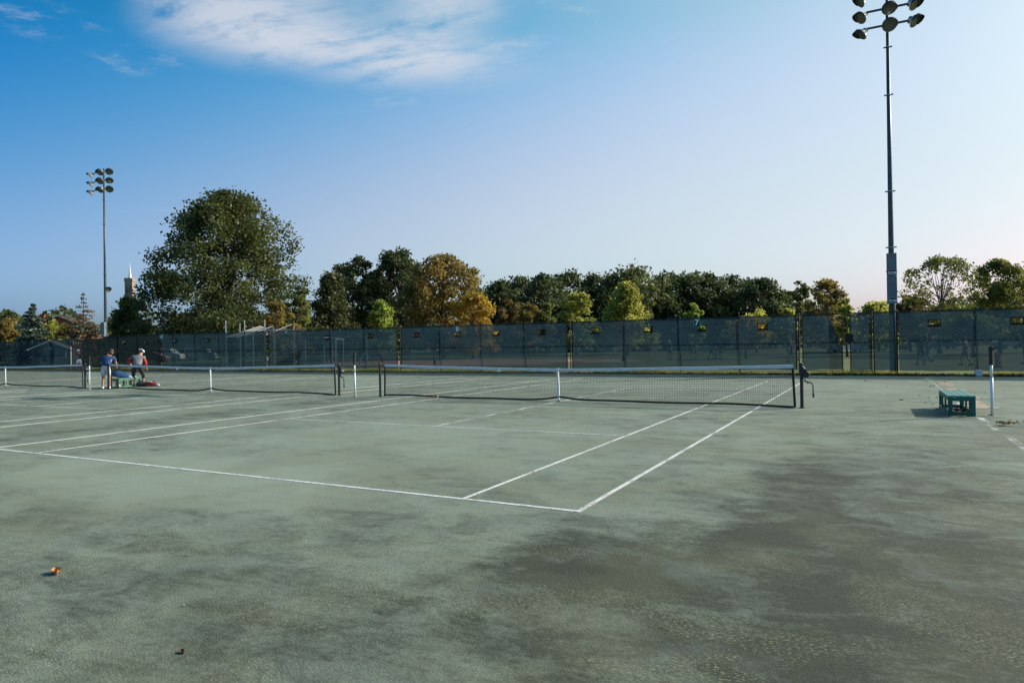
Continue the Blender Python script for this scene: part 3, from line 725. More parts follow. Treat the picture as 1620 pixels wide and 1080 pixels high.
# ------------------------------------------------------------------ floodlight poles
def lamp_part(root, p, aim, size=.66, knuckle_from=None):
    p = Vector(p); aim = Vector(aim).normalized()
    q = aim.to_track_quat('Z', 'Y').to_matrix().to_4x4(); M = Matrix.Translation(p) @ q; r = size/2
    b = MB(); b.lathe([(0, -.40*size*1.15), (.10*size*1.6, -.40*size*1.15), (.13*size*1.6, -.26*size), (.36*size, -.14*size), (r*.97, .02), (r*1.03, .02), (r*1.03, .05), (r*.97, .05)], 22, M)
    body = b.build('lamp', M_LAMPBODY, root, smooth=False)
    b = MB(); b.lathe([(0, .028), (r*.6, .034), (r*.96, .03)], 22, M); b.build('lens', M_LAMPGLASS, body)
    b = MB(); vs = []; fs = []; n = 14                          # half-round visor over the top of the lens
    up = Vector((0, 0, 1)); lx = (M.to_3x3().inverted() @ up); a0 = math.atan2(lx.y, lx.x)
    for i in range(n+1):
        a = a0 - R(105) + R(210)*i/n; dpt = .06+.26*size*max(0, math.cos((a-a0)*.86))
        for rr, z in ((r*1.04, .03), (r*1.05, .03+dpt), (r*1.02, .03+dpt), (r*1.01, .03)): vs.append(M @ Vector((rr*math.cos(a), rr*math.sin(a), z)))
    for i in range(n):
        for k in range(4): fs.append((i*4+k, i*4+(k+1) % 4, (i+1)*4+(k+1) % 4, (i+1)*4+k))
    b.add(vs, fs); b.build('visor', M_LAMPDARK, body)
    if knuckle_from is not None:
        back = p - aim*(.40*size); b = MB(); b.tube([knuckle_from, Vector(knuckle_from)+Vector((0, -.05, -.10)), back], [.04, .045, .05], 8); b.build('knuckle', M_POLE, body)
def flood_pole(loc, label, boxes, arms, rb, rt, top, aims, rz=0.0):
    root = thing('floodlight_pole', loc, label, 'light pole', 'floodlight poles behind the fence', rz)
    b = MB(); b.tube([(0, 0, 0), (0, 0, top*.18), (0, 0, top*.55), (0, 0, top)], [rb, rb*.9, (rb+rt)/2*.92, rt], 18); b.build('pole', M_POLE, root, smooth=True)
    b = MB()
    for z in (boxes[0][1]+.25, boxes[0][1]+1.4, top*.47, top*.72, top-2.9):
        r = rb+(rt-rb)*z/top; b.tube([(0, 0, z), (0, 0, z+.05)], r+.012, 14); b.box((0, 0, z+.025), (2*r+.22, .05, .06))
    b.build('clamp_band', M_GALV, root)
    for z0, z1 in boxes:
        b = MB(); b.b2(-.215, .215, -.36, -.13, z0, z1); bx = b.build('control_box', M_BOX, root, bevel=.012)
        b = MB(); b.b2(-.13, .18, -.366, -.3605, z0+.10, z0+.30); b.build('notice_plate', M_WHITE, bx)
        b = MB(); b.b2(-.12, .17, -.370, -.3665, z0+.20, z0+.29); b.b2(-.10, .10, -.370, -.3665, z0+.13, z0+.16); b.build('notice_print', M_BLACK, bx)
    rl_ = random.Random(int(top*10)+len(boxes))
    jit = lambda v, k=.16: tuple(c+rl_.uniform(-k, k) for c in v)
    for z, hw in arms:
        b = MB(); b.box((0, -.13, z), (2*hw, .075, .085)); b.box((0, -.07, z), (.22, .16, .16)); b.build('crossarm', M_POLE, root)
        L, C, Rr = aims
        lamp_part(root, (-hw-.22, -.42, z-.30), jit(L), .62, (-hw+.03, -.14, z-.03))
        lamp_part(root, (C[0], -.44, z-.12), jit(C[1]), .66, (C[0], -.14, z-.03))
        lamp_part(root, (hw+.22, -.42, z-.16), jit(Rr), .64, (hw-.03, -.14, z-.03))
    return root
pR = spot(1412.5, 33.3)
aimsR = (((-.75, -.30, -.62)), (.08, (.10, -.80, -.75)), ((.80, -.45, -.62)))
flood_pole(pR, 'tall floodlight pole close behind the fence on the right, its top cut by the frame', ((3.33, 4.64), (4.66, 5.75)), ((16.75, .9), (17.55, .9), (18.35, .9)), .155, .062, 18.6, aimsR)
pL = spot(167.5, 63.6)
rl = flood_pole(pL, 'distant floodlight pole on the left with all its lamps in view', ((2.95, 4.25),), ((16.5, .9), (17.3, .9), (18.1, .9)), .15, .065, 18.4,
           (((-.9, -.35, -.45)), (.05, (.15, -.8, -.72)), ((.75, -.55, -.62))), R(10))
lamp_part(rl, (.55, -.2, 7.25), (.95, -.25, -.30), .5, (.1, 0, 7.5))
# ------------------------------------------------------------------ trees
LEAF = {
 'dark':   leaf_material('leaves_dark_green', (0.042, 0.058, 0.018), (0.152, 0.172, 0.045)),
 'forest': leaf_material('leaves_forest', (0.034, 0.052, 0.020), (0.135, 0.160, 0.050), .42),
 'olive':  leaf_material('leaves_olive', (0.092, 0.109, 0.027), (0.219, 0.228, 0.055), 0.52),
 'dull':   leaf_material('leaves_dull_green', (0.054, 0.068, 0.022), (0.128, 0.138, 0.046), .3),
 'yg':     leaf_material('leaves_yellow_green', (0.201, 0.228, 0.041), (0.493, 0.474, 0.092), 0.62),
 'lime':   leaf_material('leaves_lime', (0.163, 0.228, 0.041), (0.365, 0.437, 0.082), 0.60),
 'meadow': leaf_material('leaves_meadow', (0.120, 0.140, 0.030), (0.290, 0.295, 0.060), .58),
 'gold':   leaf_material('leaves_golden', (0.216, 0.162, 0.027), (0.567, 0.365, 0.041), 0.58),
 'rust':   leaf_material('leaves_rust', (0.095, 0.065, 0.024), (0.257, 0.169, 0.047), 0.50),
 'brownoak': leaf_material('leaves_turning_oak', (0.128, 0.119, 0.032), (0.365, 0.255, 0.063), 0.55),
 'beige':  leaf_material('leaves_beige', (0.230, 0.203, 0.095), (0.486, 0.405, 0.176)),
 'needle': leaf_material('needles_blue', (0.041, 0.065, 0.046), (0.128, 0.169, 0.121), .12),
 'dead':   leaf_material('needles_dead', (0.162, 0.095, 0.049), (0.284, 0.176, 0.095), .12),
}
def tree(px, wpx, top, dep, kind, label, nclump=55, nleaf=95, lsize=.5, base=.10, shape='dome', name='tree', seed=0, crad=.20, dense=1.0, bark=None, group='trees beyond the fence', lean=0.0, hollow=.35):
    rng = np.random.default_rng(1000+seed+int(px))
    P = spot(px, dep); horizon_p = at_depth(px, top, dep); H = horizon_p.z; Wd = wpx*dep/FPX; r = Wd/2
    root = thing(name, P, label, 'tree' if name != 'shrub' else 'shrub', group)
    z0 = H*base; hc = (H-z0)
    # clump centres spread through an uneven envelope
    C = []; lob = rng.uniform(0, 6.28, 5)
    while len(C) < nclump:
        u = rng.uniform(0, 1); th = rng.uniform(0, 2*math.pi)
        if shape == 'dome': e = math.sqrt(max(0, 1-((u-.38)/.62)**2)) if u > .38 else .90+.10*math.sin(u/.38*math.pi/2)
        elif shape == 'oak': e = (.96+.04*math.sin(u/.3*1.57)) if u < .3 else max(.05, 1-((u-.3)/.72)**1.9)**.72
        elif shape == 'cone': e = (1-u)**.72*.96+.04 if u > .15 else .85
        elif shape == 'round': e = math.sqrt(max(0, 1-((u-.5)/.5)**2))
        elif shape == 'vase': e = (.35+.65*u/.62) if u < .62 else math.sqrt(max(0, 1-((u-.62)/.38)**2))
        else: e = 1
        e *= 1 + .10*math.sin(3*th+lob[0]+3*u) + .08*math.sin(5*th+lob[1]-5*u)
        rad = e*(1-(1-hollow)*rng.random()**1.7) if rng.random() < .8 else e*rng.random()
        rc = crad*r*rng.uniform(.65, 1.2)
        C.append((rad*(r-rc*.55)*math.cos(th), rad*(r-rc*.55)*math.sin(th), z0+rc*.6+u*(hc-rc*1.05), rc))
    C = np.array(C)
    hi = C[:, 2].argmax(); C[:, 2] += 0
    L = []; T = []
    for cx, cy, cz, rc in C:
        k = max(8, int(nleaf*rng.uniform(.6, 1.3)*dense*(rc/(crad*r))**2))
        g = rng.normal(size=(k, 3)); g /= np.linalg.norm(g, axis=1, keepdims=True); g *= (rng.random((k, 1))**.45)*rc
        # twig-like irregularity: a few sprays stick out of the clump
        sp_ = rng.random(k) < .16; g[sp_] *= rng.uniform(1.1, 1.55, (sp_.sum(), 1))
        g[:, 2] *= .72
        L.append(g + (cx, cy, cz)); T.append(np.clip(.5*rng.random() + .6*rng.random(k) - .05, 0, 1))
    L = np.concatenate(L); T = np.concatenate(T)
    L[:, 2] = np.clip(L[:, 2], .3, None); L[:, 0] += lean*L[:, 2]
    quads_object('crown', leaf_quads(L, np.full(len(L), lsize), rng, .35, .62), T, LEAF[kind], root)
    # trunk with limbs reaching the clumps
    b = MB(); rt_ = max(.12, H*.020); fork = z0 + hc*.12
    ax = lambda z: Vector((lean*z + .02*H*math.sin(z*3/H+seed), .015*H*math.sin(z*4/H+2*seed), z))
    tz = np.linspace(0, z0+hc*.78, 7)
    b.tube([ax(z) for z in tz], [rt_*(1.25 if i == 0 else (1-.80*i/6)) for i in range(7)], 8)
    sel = rng.permutation(len(C))[:min(len(C), 34)]
    for i in sel:
        c = Vector(C[i][:3]); c.x += lean*c.z
        zs = fork + (min(c.z, z0+hc*.75)-fork)*rng.uniform(.25, .65); s = ax(max(zs, H*.06)); mid = s.lerp(c, .55) + Vector((rng.normal()*.03*r, rng.normal()*.03*r, .05*r))
        rr = rt_*.34*(1-.5*zs/H); b.tube([s, mid, c], [rr, rr*.6, rr*.18], 5, False)
    b.build('trunk', bark or M_BARK, root, smooth=True)
    return root

# the big oak-like tree left of centre
tree(362, 264, 304, 76, 'dark', 'biggest tree, broad dark green crown rising over the fence left of centre', nclump=400, nleaf=150, lsize=.34, base=.04, crad=.15, shape='oak', name='broad_tree', seed=1, hollow=.30)
tree(208, 76, 470, 80, 'dark', 'low dark tree left of the biggest tree, in front of the church tower', 100, 110, .36, .05, 'dome', 'broad_tree', 2, .24)
tree(472, 62, 455, 70, 'olive', 'olive tree at the right foot of the biggest tree, beside the backstop', 40, 120, .34, .08, 'dome', 'leafy_tree', 3, .26)
tree(526, 112, 432, 84, 'dull', 'rounded dull green tree right of the biggest tree', 110, 150, .34, .06, 'cone', 'leafy_tree', 4, .24)
tree(437, 70, 478, 66, 'brownoak', 'low turning tree just behind the backstop mesh', 40, 110, .32, .1, 'dome', 'leafy_tree', 5, .26)
tree(570, 92, 407, 112, 'forest', 'tall dark tree behind the dull green one, gaps of sky in its crown', 140, 100, .48, .05, 'dome', 'tall_tree', 6, .24)
tree(632, 122, 395, 114, 'forest', 'tallest dark tree of the middle group, behind the turning oak', 210, 100, .50, .05, 'dome', 'tall_tree', 7, .20)
tree(538, 66, 418, 116, 'forest', 'dark tree top showing between the dull green tree and the tall dark tree', 90, 90, .5, .05, 'dome', 'tall_tree', 8, .28)
tree(604, 66, 468, 76, 'lime', 'small bright lime green cone-shaped tree in front of the tall dark trees', 40, 120, .34, .05, 'cone', 'young_tree', 9, .28)
tree(702, 150, 403, 92, 'brownoak', 'large turning oak with brownish olive crown in the middle', 190, 120, .42, .08, 'dome', 'turning_oak', 10, .19)
tree(750, 90, 462, 84, 'gold', 'golden leaved tree at the right foot of the turning oak', 60, 120, .36, .05, 'dome', 'golden_tree', 11, .26)
tree(600, 60, 424, 120, 'forest', 'dark tree filling the gap behind the small lime green cone-shaped tree', 90, 100, .5, .05, 'dome', 'tall_tree', 12, .26)
woods = [(788, 64, 449, 'forest', 'first dark tree of the woods, right after the golden tree'), (824, 70, 440, 'forest', 'woods tree with thin brownish top, second from the golden tree'),
         (866, 66, 437, 'forest', 'woods tree left of the twiggy grey-topped one'), (903, 76, 432, 'forest', 'twiggy grey-topped tree of the woods above the rounded yellow-green tree'),
         (944, 68, 436, 'forest', 'woods tree between the twiggy top and the highest crown of the woods'), (1003, 98, 424, 'dark', 'highest rounded crown of the woods, behind the big yellow-green tree'),
         (1052, 62, 434, 'forest', 'woods tree just right of the highest crown'), (1090, 78, 431, 'forest', 'dense dark tree of the woods above the number 7 sign'),
         (1128, 60, 438, 'forest', 'dark woods tree right of the one above the number 7 sign'), (1163, 70, 436, 'forest', 'second last broad dark tree of the woods'),
         (1203, 66, 444, 'forest', 'dark woods tree sloping down at the right end of the row'), (1228, 44, 462, 'forest', 'lowest dark tree ending the woods on the right')]
for i, (px, w, top, k, lab) in enumerate(woods):
    tree(px, w*1.65, top-3, 142+7*math.sin(i*2.3), k, lab, 110, 80, .72, .04, 'dome', 'forest_tree', 20+i, .24, group='trees of the woods')
tree(806, 56, 474, 118, 'rust', 'reddish olive tree in front of the woods, right of the golden tree', 40, 90, .5, .05, 'dome', 'small_tree', 40, .28, group='small trees before the woods')
tree(836, 56, 480, 112, 'brownoak', 'low brownish tree in front of the woods, third of the small row', 40, 90, .5, .05, 'dome', 'small_tree', 41, .28, group='small trees before the woods')
tree(866, 44, 476, 110, 'olive', 'small olive tree left of the rounded yellow-green one', 34, 90, .46, .05, 'round', 'small_tree', 42, .3, group='small trees before the woods')
tree(914, 66, 460, 104, 'yg', 'rounded yellow-green tree in front of the woods, centre', 48, 110, .42, .04, 'dome', 'small_tree', 43, .27, group='small trees before the woods')
tree(992, 112, 447, 98, 'yg', 'biggest yellow-green tree in front of the woods, pointed top', 120, 120, .42, .04, 'cone', 'small_tree', 44, .22, group='small trees before the woods')
tree(1098, 40, 480, 96, 'lime', 'small lime green tree just above the number 7 sign', 30, 100, .36, .05, 'round', 'small_tree', 45, .3, group='small trees before the woods')
tree(1196, 54, 482, 100, 'yg', 'low yellowish tree above the fence, left of the gates', 36, 100, .4, .05, 'round', 'small_tree', 46, .28, group='small trees before the woods')
tree(1246, 34, 487, 98, 'yg', 'lowest yellowish bush showing above the fence left of the gates', 24, 90, .38, .05, 'round', 'small_tree', 47, .3, group='small trees before the woods')
tree(1264, 50, 445, 110, 'olive', 'mid green tree left of the orange-tinged tree behind the gate', 44, 90, .48, .04, 'dome', 'leafy_tree', 50, .26)
tree(1309, 84, 440, 84, 'brownoak', 'orange-tinged tree behind the screened gate', 62, 100, .40, .03, 'dome', 'leafy_tree', 51, .24)
tree(1338, 34, 472, 66, 'yg', 'slender yellow-green tree seen through the gap between the gate leaves', 30, 90, .34, .02, 'dome', 'leafy_tree', 52, .3)
tree(1390, 90, 478, 92, 'yg', 'flat yellow-green tree behind the pole of the right floodlight', 46, 100, .42, .04, 'dome', 'leafy_tree', 53, .26)
tree(1442, 62, 464, 88, 'rust', 'low rust brown tree right of the right floodlight pole', 44, 90, .42, .03, 'dome', 'leafy_tree', 54, .26)
tree(1490, 134, 406, 74, 'olive', 'airy tree with sky showing through its spreading limbs, on the right', 120, 52, .30, .16, 'vase', 'airy_tree', 55, .17, bark=M_BARKGREY, hollow=.25)
tree(1583, 96, 412, 66, 'meadow', 'rounded yellowish green tree near the right edge', 150, 90, .28, .12, 'dome', 'leafy_tree', 56, .24)
tree(1640, 74, 424, 72, 'rust', 'reddish tree cut by the right edge of the photo', 46, 100, .36, .05, 'dome', 'leafy_tree', 57, .26)
tree(1536, 60, 470, 96, 'yg', 'pale yellow tree low between the airy tree and the rounded one', 36, 90, .42, .03, 'round', 'leafy_tree', 58, .28)
tree(14, 66, 503, 96, 'brownoak', 'brown-tinged tree at the left edge, beside the blue spruce', 44, 100, .42, .03, 'round', 'leafy_tree', 60, .27)
tree(12, 40, 488, 140, 'dark', 'dark tree top behind the brown-tinged one at the left edge', 30, 80, .6, .03, 'dome', 'leafy_tree', 61, .3)
tree(88, 58, 505, 100, 'yg', 'yellow-green bush between the two conifers', 40, 100, .42, .03, 'round', 'leafy_tree', 62, .28)
tree(186, 48, 494, 98, 'beige', 'pale beige-leaved tree just right of the left floodlight pole', 34, 90, .40, .03, 'dome', 'leafy_tree', 63, .28)
tree(112, 40, 512, 92, 'rust', 'small rusty tree at the foot of the half dead conifer', 30, 90, .40, .03, 'round', 'leafy_tree', 64, .3)
tree(985, 60, 505, 62, 'rust', 'leaning tree dimly seen through the screen below the biggest yellow-green tree', 20, 40, .4, .45, 'dome', 'leafy_tree', 65, .3, lean=.12)
tree(1180, 70, 500, 66, 'gold', 'orange-leaved tree dimly seen through the screen right of the number 7 sign', 34, 70, .4, .35, 'dome', 'leafy_tree', 66, .3)
tree(688, 50, 512, 60, 'dull', 'tree with dark trunk dimly seen through the screen left of the number 8 sign', 22, 60, .4, .5, 'dome', 'leafy_tree', 67, .3)
tree(1540, 120, 500, 58, 'olive', 'green tree dimly seen through the screen behind the right bench', 40, 70, .38, .38, 'dome', 'leafy_tree', 68, .26)

def conifer(px, wpx, top, dep, label, dead=False, seed=0):
    rng = np.random.default_rng(seed); P = spot(px, dep); H = at_depth(px, top, dep).z; r = wpx*dep/FPX/2
    root = thing('conifer', P, label, 'tree', 'conifers at the left'); b = MB(); b.tube([(0, 0, 0), (0, 0, H*.5), (0, 0, H)], [H*.022, H*.014, .02], 8)
    L = []; T = []; LD = []; TD = []
    nt = 17
    for i in range(nt):
        t = i/(nt-1); z = H*(.08+.88*t); Lr = r*(1-t)**.85*rng.uniform(.85, 1.1)+.10*r*(1-t)+.12
        for k in range(int(9-4*t)):
            a = rng.uniform(0, 6.28); l = Lr*rng.uniform(.7, 1.12); n = 6
            pts = [Vector((math.cos(a)*l*s, math.sin(a)*l*s, z - .28*l*s + .16*l*s*s*1.6)) for s in np.linspace(0, 1, n)]
            b.tube(pts, [.05*(1-.85*s)*(.5+.5*(1-t)) for s in np.linspace(0, 1, n)], 5, False)
            bare = dead and t > .62
            brown = dead and not bare and rng.random() < .42
            for s in np.linspace(.18, 1, 9):
                if bare and rng.random() < .88: 
                    continue
                p = pts[0].lerp(pts[-1], s); p.z = z - .28*l*s + .26*l*s*s; kk = 7
                q = rng.normal(size=(kk, 3))*np.array([.16*l+.08, .16*l+.08, .05*l+.05])*(1.1-.5*s) + np.array(p) - np.array([0, 0, .10*l*.5])
                (LD if (brown or bare) else L).append(q); (TD if (brown or bare) else T).append(rng.random(kk)*.6+.4*s)
            if bare:
                for s in (.4, .6, .8): 
                    p = pts[0].lerp(pts[-1], s); e = p + Vector((rng.normal()*.2*l, rng.normal()*.2*l, -.05*l)); b.tube([p, e], [.018, .006], 4, False)
    b.build('trunk', M_BARK if not dead else M_BARKGREY, root)
    q = np.concatenate(L); quads_object('crown', leaf_quads(q, np.full(len(q), .42), rng, .5, .45), np.concatenate(T), LEAF['needle'], root)
    if LD: q = np.concatenate(LD); quads_object('dead_needles', leaf_quads(q, np.full(len(q), .36), rng, .5, .45), np.concatenate(TD), LEAF['dead'], root)
conifer(53, 64, 479, 92, 'blue-green spruce with full pointed top at the far left', False, 3)
conifer(133, 68, 461, 90, 'half dead conifer with bare brown top left of the floodlight pole', True, 5)

# low far woods closing the view under the crowns
n = 34000; rng = np.random.default_rng(5)
pxs = rng.uniform(-200, 1900, n); dp = rng.uniform(150, 175, n)
base = np.array(CAM); fw = np.array(FW); rt = np.array(RT0); fh = fw.copy(); fh[2] = 0
P = base[None, :]*np.array([1, 1, 0]) + fh[None, :]*dp[:, None] + rt[None, :]*((pxs-810)/FPX*dp)[:, None]
hmax = 9.0 + 1.8*np.sin(pxs*.021)+1.4*np.sin(pxs*.067+1); P[:, 2] = rng.random(n)**.8*hmax
o = quads_object('distant_woods', leaf_quads(P, np.full(n, 1.1), rng, .3, .7), rng.random(n)*.8, LEAF['forest'], None, 'stuff'); tag(o, 'dark distant woods closing the view beyond the playing field', 'woods')
# ------------------------------------------------------------------ people
SKIN = mat('skin', (0.42, 0.22, 0.14), .55, .08, 12)
M_HAIR = mat('hair_brown', (0.055, 0.032, 0.020), .7, .25, 40)
CLOTH = {}
def cloth_mat(name, col):
    if name not in CLOTH: CLOTH[name] = mat('cloth_'+name, col, .85, .14, 9, 0, .25)
    return CLOTH[name]
def skin_mesh(name, nodes, edges, levels=2, root='pelvis'):
    """grow one continuous surface round a skeleton; nodes: name -> (position, (rx, ry))"""
    keys = list(nodes); me = bpy.data.meshes.new(name); me.from_pydata([nodes[k][0] for k in keys], [(keys.index(a), keys.index(b)) for a, b in edges], [])
    o = bpy.data.objects.new(name, me); COL.objects.link(o)
    sk = o.modifiers.new('skin', 'SKIN'); sk.use_smooth_shade = True; sk.branch_smoothing = .4
    for i, k in enumerate(keys):
        r = nodes[k][1]; me.skin_vertices[0].data[i].radius = r if hasattr(r, '__len__') else (r, r)
        me.skin_vertices[0].data[i].use_root = (k == root)
    ss = o.modifiers.new('sub', 'SUBSURF'); ss.levels = levels; ss.render_levels = levels
    dg_ = bpy.context.evaluated_depsgraph_get(); r_ = bpy.data.meshes.new_from_object(o.evaluated_get(dg_)); bpy.data.objects.remove(o)
    return r_
def join_meshes(name, meshes):
    V = []; F = []
    for me in meshes:
        o = len(V); V += [tuple(v.co) for v in me.vertices]; F += [tuple(i+o for i in p.vertices) for p in me.polygons]
    me = bpy.data.meshes.new(name); me.from_pydata(V, [], F); me.shade_smooth(); return me
def hand_mesh(wrist, fdir, side, palm_n, curl=.35, s=1.0):
    w = Vector(wrist); f = Vector(fdir).normalized(); n = Vector(palm_n); n = (n - f*n.dot(f)).normalized(); sd_ = f.cross(n)*side
    b = MB(); b.tube([w-f*.01, w+f*.03*s, w+f*.085*s], [.024*s, .038*s, .036*s], 8)
    for k, (off, L) in enumerate(((-.030, .062), (-.010, .074), (.011, .079), (.031, .070))):
        p = w + f*.082*s + sd_*(-off*s); pts = [p]; dcur = f.copy()
        for j in range(3):
            dcur = (dcur*math.cos(curl) + n*math.sin(curl)); pts.append(pts[-1]+dcur*L*s*(.45, .32, .23)[j])
        b.tube(pts, [.0095*s, .009*s, .008*s, .006*s], 6)
    p = w + f*.03*s + sd_*.032*s; b.tube([p, p+(f*.5+sd_*.8+n*.2).normalized()*.035*s, p+(f*.8+sd_*.5+n*.5).normalized()*.065*s], [.012*s, .0105*s, .008*s], 6)
    me = bpy.data.meshes.new('hand'); me.from_pydata(b.v, [], b.f); return me
BODY_EDGES = [('pelvis', 'waist'), ('waist', 'chest'), ('chest', 'neck'), ('neck', 'head0'), ('head0', 'head1')]
for s in 'LR': BODY_EDGES += [('chest', 'sho'+s), ('sho'+s, 'elb'+s), ('elb'+s, 'wri'+s), ('pelvis', 'hip'+s), ('hip'+s, 'kne'+s), ('kne'+s, 'ank'+s), ('ank'+s, 'toe'+s)]
RAD = dict(pelvis=(.155, .12), waist=(.145, .11), chest=(.17, .125), neck=(.058, .058), head0=(.075, .082), head1=(.082, .095), sho=(.068, .068), elb=(.045, .045), wri=(.028, .028), hip=(.092, .092), kne=(.060, .060), ank=(.040, .040), toe=(.036, .030))
def person(loc, rz, J, wear, label, k=1.0, group=None, detail=True, hair=True, cap=None, scale=1.0):
    """J: joint positions facing +Y; wear: shirt, shorts, shoes colours (and sleeves / tights)"""
    root = thing('person', loc, label, 'person', group, rz); root.scale = (scale,)*3
    nodes = {}
    for n, p in J.items():
        key = n if n in RAD else n[:-1]; r = RAD[key]; nodes[n] = (Vector(p), (r[0]*k, r[1]*k) if key in ('pelvis', 'waist', 'chest') else r)
    lv = 2 if detail else 1
    parts = [skin_mesh('b', nodes, BODY_EDGES, lv)]
    hd = (Vector(J['head1'])-Vector(J['neck'])).normalized(); hf = Vector(J.get('face', (0, 1, 0))) if False else None
    if detail:
        for s, sg in (('L', -1), ('R', 1)):
            f = Vector(J['wri'+s])-Vector(J['elb'+s]); parts.append(hand_mesh(J['wri'+s], f, sg, (-sg, .4, 0), .4))
        hc = (Vector(J['head0'])*.5+Vector(J['head1'])*.5); fr = Vector((1, 0, 0)).cross(hd)*-1
        fr = Vector((0, 1, 0)) - hd*hd.y; fr.normalize(); sx = fr.cross(hd)
        b = MB(); b.ball(hc+fr*.105+hd*-.005, (.016, .022, .026), 8, 6)
        for s in (-1, 1): b.ball(hc+sx*s*.088, (.016, .026, .034), 8, 6); b.ball(hc+fr*.09+sx*s*.032+hd*.02, .014, 8, 6)
        b.ball(hc+fr*.092-hd*.05, (.028, .012, .010), 8, 5)
        me = bpy.data.meshes.new('f'); me.from_pydata(b.v, [], b.f); parts.append(me)
    link('body', join_meshes('body', parts), SKIN, root)
    def garment(name, ns, es, grow, m, ends=(), rootn='pelvis'):
        nd = {}
        for n in ns: 
            p, r = nodes[n]; r = r if hasattr(r, '__len__') else (r, r); nd[n] = (p, (r[0]*grow[0]+grow[1], r[1]*grow[0]+grow[1]))
        for nm, a, b_, t, g in ends:
            pa, ra = nodes[a]; pb, rb_ = nodes[b_]; rr = ra[0]+(rb_[0]-ra[0])*t; nd[nm] = (pa.lerp(pb, t), (rr*grow[0]+grow[1]+g,)*2)
        me = skin_mesh(name, nd, es, lv, rootn); me.shade_smooth(); return link(name, me, m, root)
    sl = wear.get('sleeve', .75); ends = [('s'+s, 'sho'+s, 'elb'+s, sl, .012) for s in 'LR']
    nodes['hem'] = (Vector(J['pelvis']).lerp(Vector(J['waist']), -.15), (.16*k, .125*k))
    nodes['collar'] = (Vector(J['chest']).lerp(Vector(J['neck']), .62), (.075*k, .07*k))
    garment('shirt', ['hem', 'waist', 'chest', 'collar', 'shoL', 'shoR'], [('hem', 'waist'), ('waist', 'chest'), ('chest', 'collar'), ('chest', 'shoL'), ('chest', 'shoR'), ('shoL', 'sL'), ('shoR', 'sR')], (1.16, .022), wear['shirt'], ends, 'hem')
    nl = wear.get('leg', .85); ends = [('k'+s, 'hip'+s, 'kne'+s, nl, .028) for s in 'LR']
    garment('shorts', ['pelvis', 'waist', 'hipL', 'hipR'], [('pelvis', 'waist'), ('pelvis', 'hipL'), ('pelvis', 'hipR'), ('hipL', 'kL'), ('hipR', 'kR')], (1.05, .012), wear['shorts'], ends)
    if 'tights' in wear:
        for s in 'LR':
            a, c, e = Vector(J['hip'+s]), Vector(J['kne'+s]), Vector(J['ank'+s]); b = MB()
            b.tube([a.lerp(c, .6), c, c.lerp(e, .32)], [.082, .070, .062], 12); b.build('knee_sleeve', wear['tights'], root, smooth=True)
    if 'arm' in wear:
        for s in 'LR':
            a, c, e = Vector(J['sho'+s]), Vector(J['elb'+s]), Vector(J['wri'+s]); b = MB()
            b.tube([a.lerp(c, .35), c, c.lerp(e, .85)], [.068, .056, .042], 12); b.build('sleeve', wear['arm'], root, smooth=True)
    for s in 'LR':
        a, t = Vector(J['ank'+s]), Vector(J['toe'+s]); dr = (t-a); dr.z = 0; dr.normalize(); b = MB()
        h = Vector((a.x, a.y, t.z+.01)) - dr*.055; b.tube([h, h+dr*.05+Vector((0, 0, .015)), h+dr*.15, h+dr*.25, h+dr*.285], [.036, .052, .048, .044, .026], 10)
        b.tube([Vector((a.x, a.y, t.z+.01)), Vector((a.x, a.y, a.z+.02))], [.048, .047], 10)
        b.build('shoe', wear['shoes'], root, smooth=True)
    hc = Vector(J['head0'])*.35+Vector(J['head1'])*.65; fr = Vector((0, 1, 0)) - hd*hd.y; fr.normalize()
    if hair:
        b = MB(); b.ball(hc+hd*.028-fr*.020, (.098, .112, .108), 14, 9); b.build('hair', wear.get('hair', M_HAIR), root, smooth=True)
    if cap:
        b = MB(); q = hd.to_track_quat('Z', 'Y').to_matrix().to_4x4(); b.lathe([(.112, .0), (.113, .04), (.098, .09), (.06, .115), (0, .122)] if cap == 'cap' else [(.112, -.02), (.118, .0), (.116, .045), (.108, .05)], 18, Matrix.Translation(hc+hd*.02) @ q)
        c2 = hc+hd*.025+fr*.14*(-1 if wear.get('backwards') else 1); b.box(c2, (.15, .14, .02), q.to_3x3()); b.build('cap', wear['cap'], root, smooth=False)
    return root

def mk(**k): return k
J1 = mk(pelvis=(0, -.06, .93), waist=(.01, -.03, 1.08), chest=(.03, .10, 1.30), neck=(.06, .20, 1.47), head0=(.08, .27, 1.53), head1=(.10, .33, 1.62),
        shoL=(-.16, .13, 1.36), elbL=(-.25, .18, 1.09), wriL=(-.15, .36, .95), shoR=(.22, .15, 1.37), elbR=(.31, .25, 1.11), wriR=(.26, .42, .95),
        hipL=(-.10, -.06, .88), kneL=(-.11, -.03, .48), ankL=(-.12, -.08, .085), toeL=(-.14, .10, .035), hipR=(.10, -.06, .88), kneR=(.11, .02, .48), ankR=(.12, -.02, .085), toeR=(.15, .15, .035))
J2 = mk(pelvis=(0, -.14, .92), waist=(.0, -.06, 1.07), chest=(.0, .12, 1.29), neck=(.05, .24, 1.44), head0=(.06, .31, 1.51), head1=(.07, .36, 1.60),
        shoL=(-.21, .14, 1.36), elbL=(-.44, .10, 1.20), wriL=(-.40, .30, 1.02), shoR=(.21, .16, 1.34), elbR=(.29, .16, 1.06), wriR=(.30, .24, .83),
        hipL=(-.11, -.12, .88), kneL=(-.19, .00, .50), ankL=(-.22, -.10, .085), toeL=(-.28, .08, .035), hipR=(.11, -.12, .88), kneR=(.22, .02, .50), ankR=(.26, -.06, .085), toeR=(.33, .10, .035))
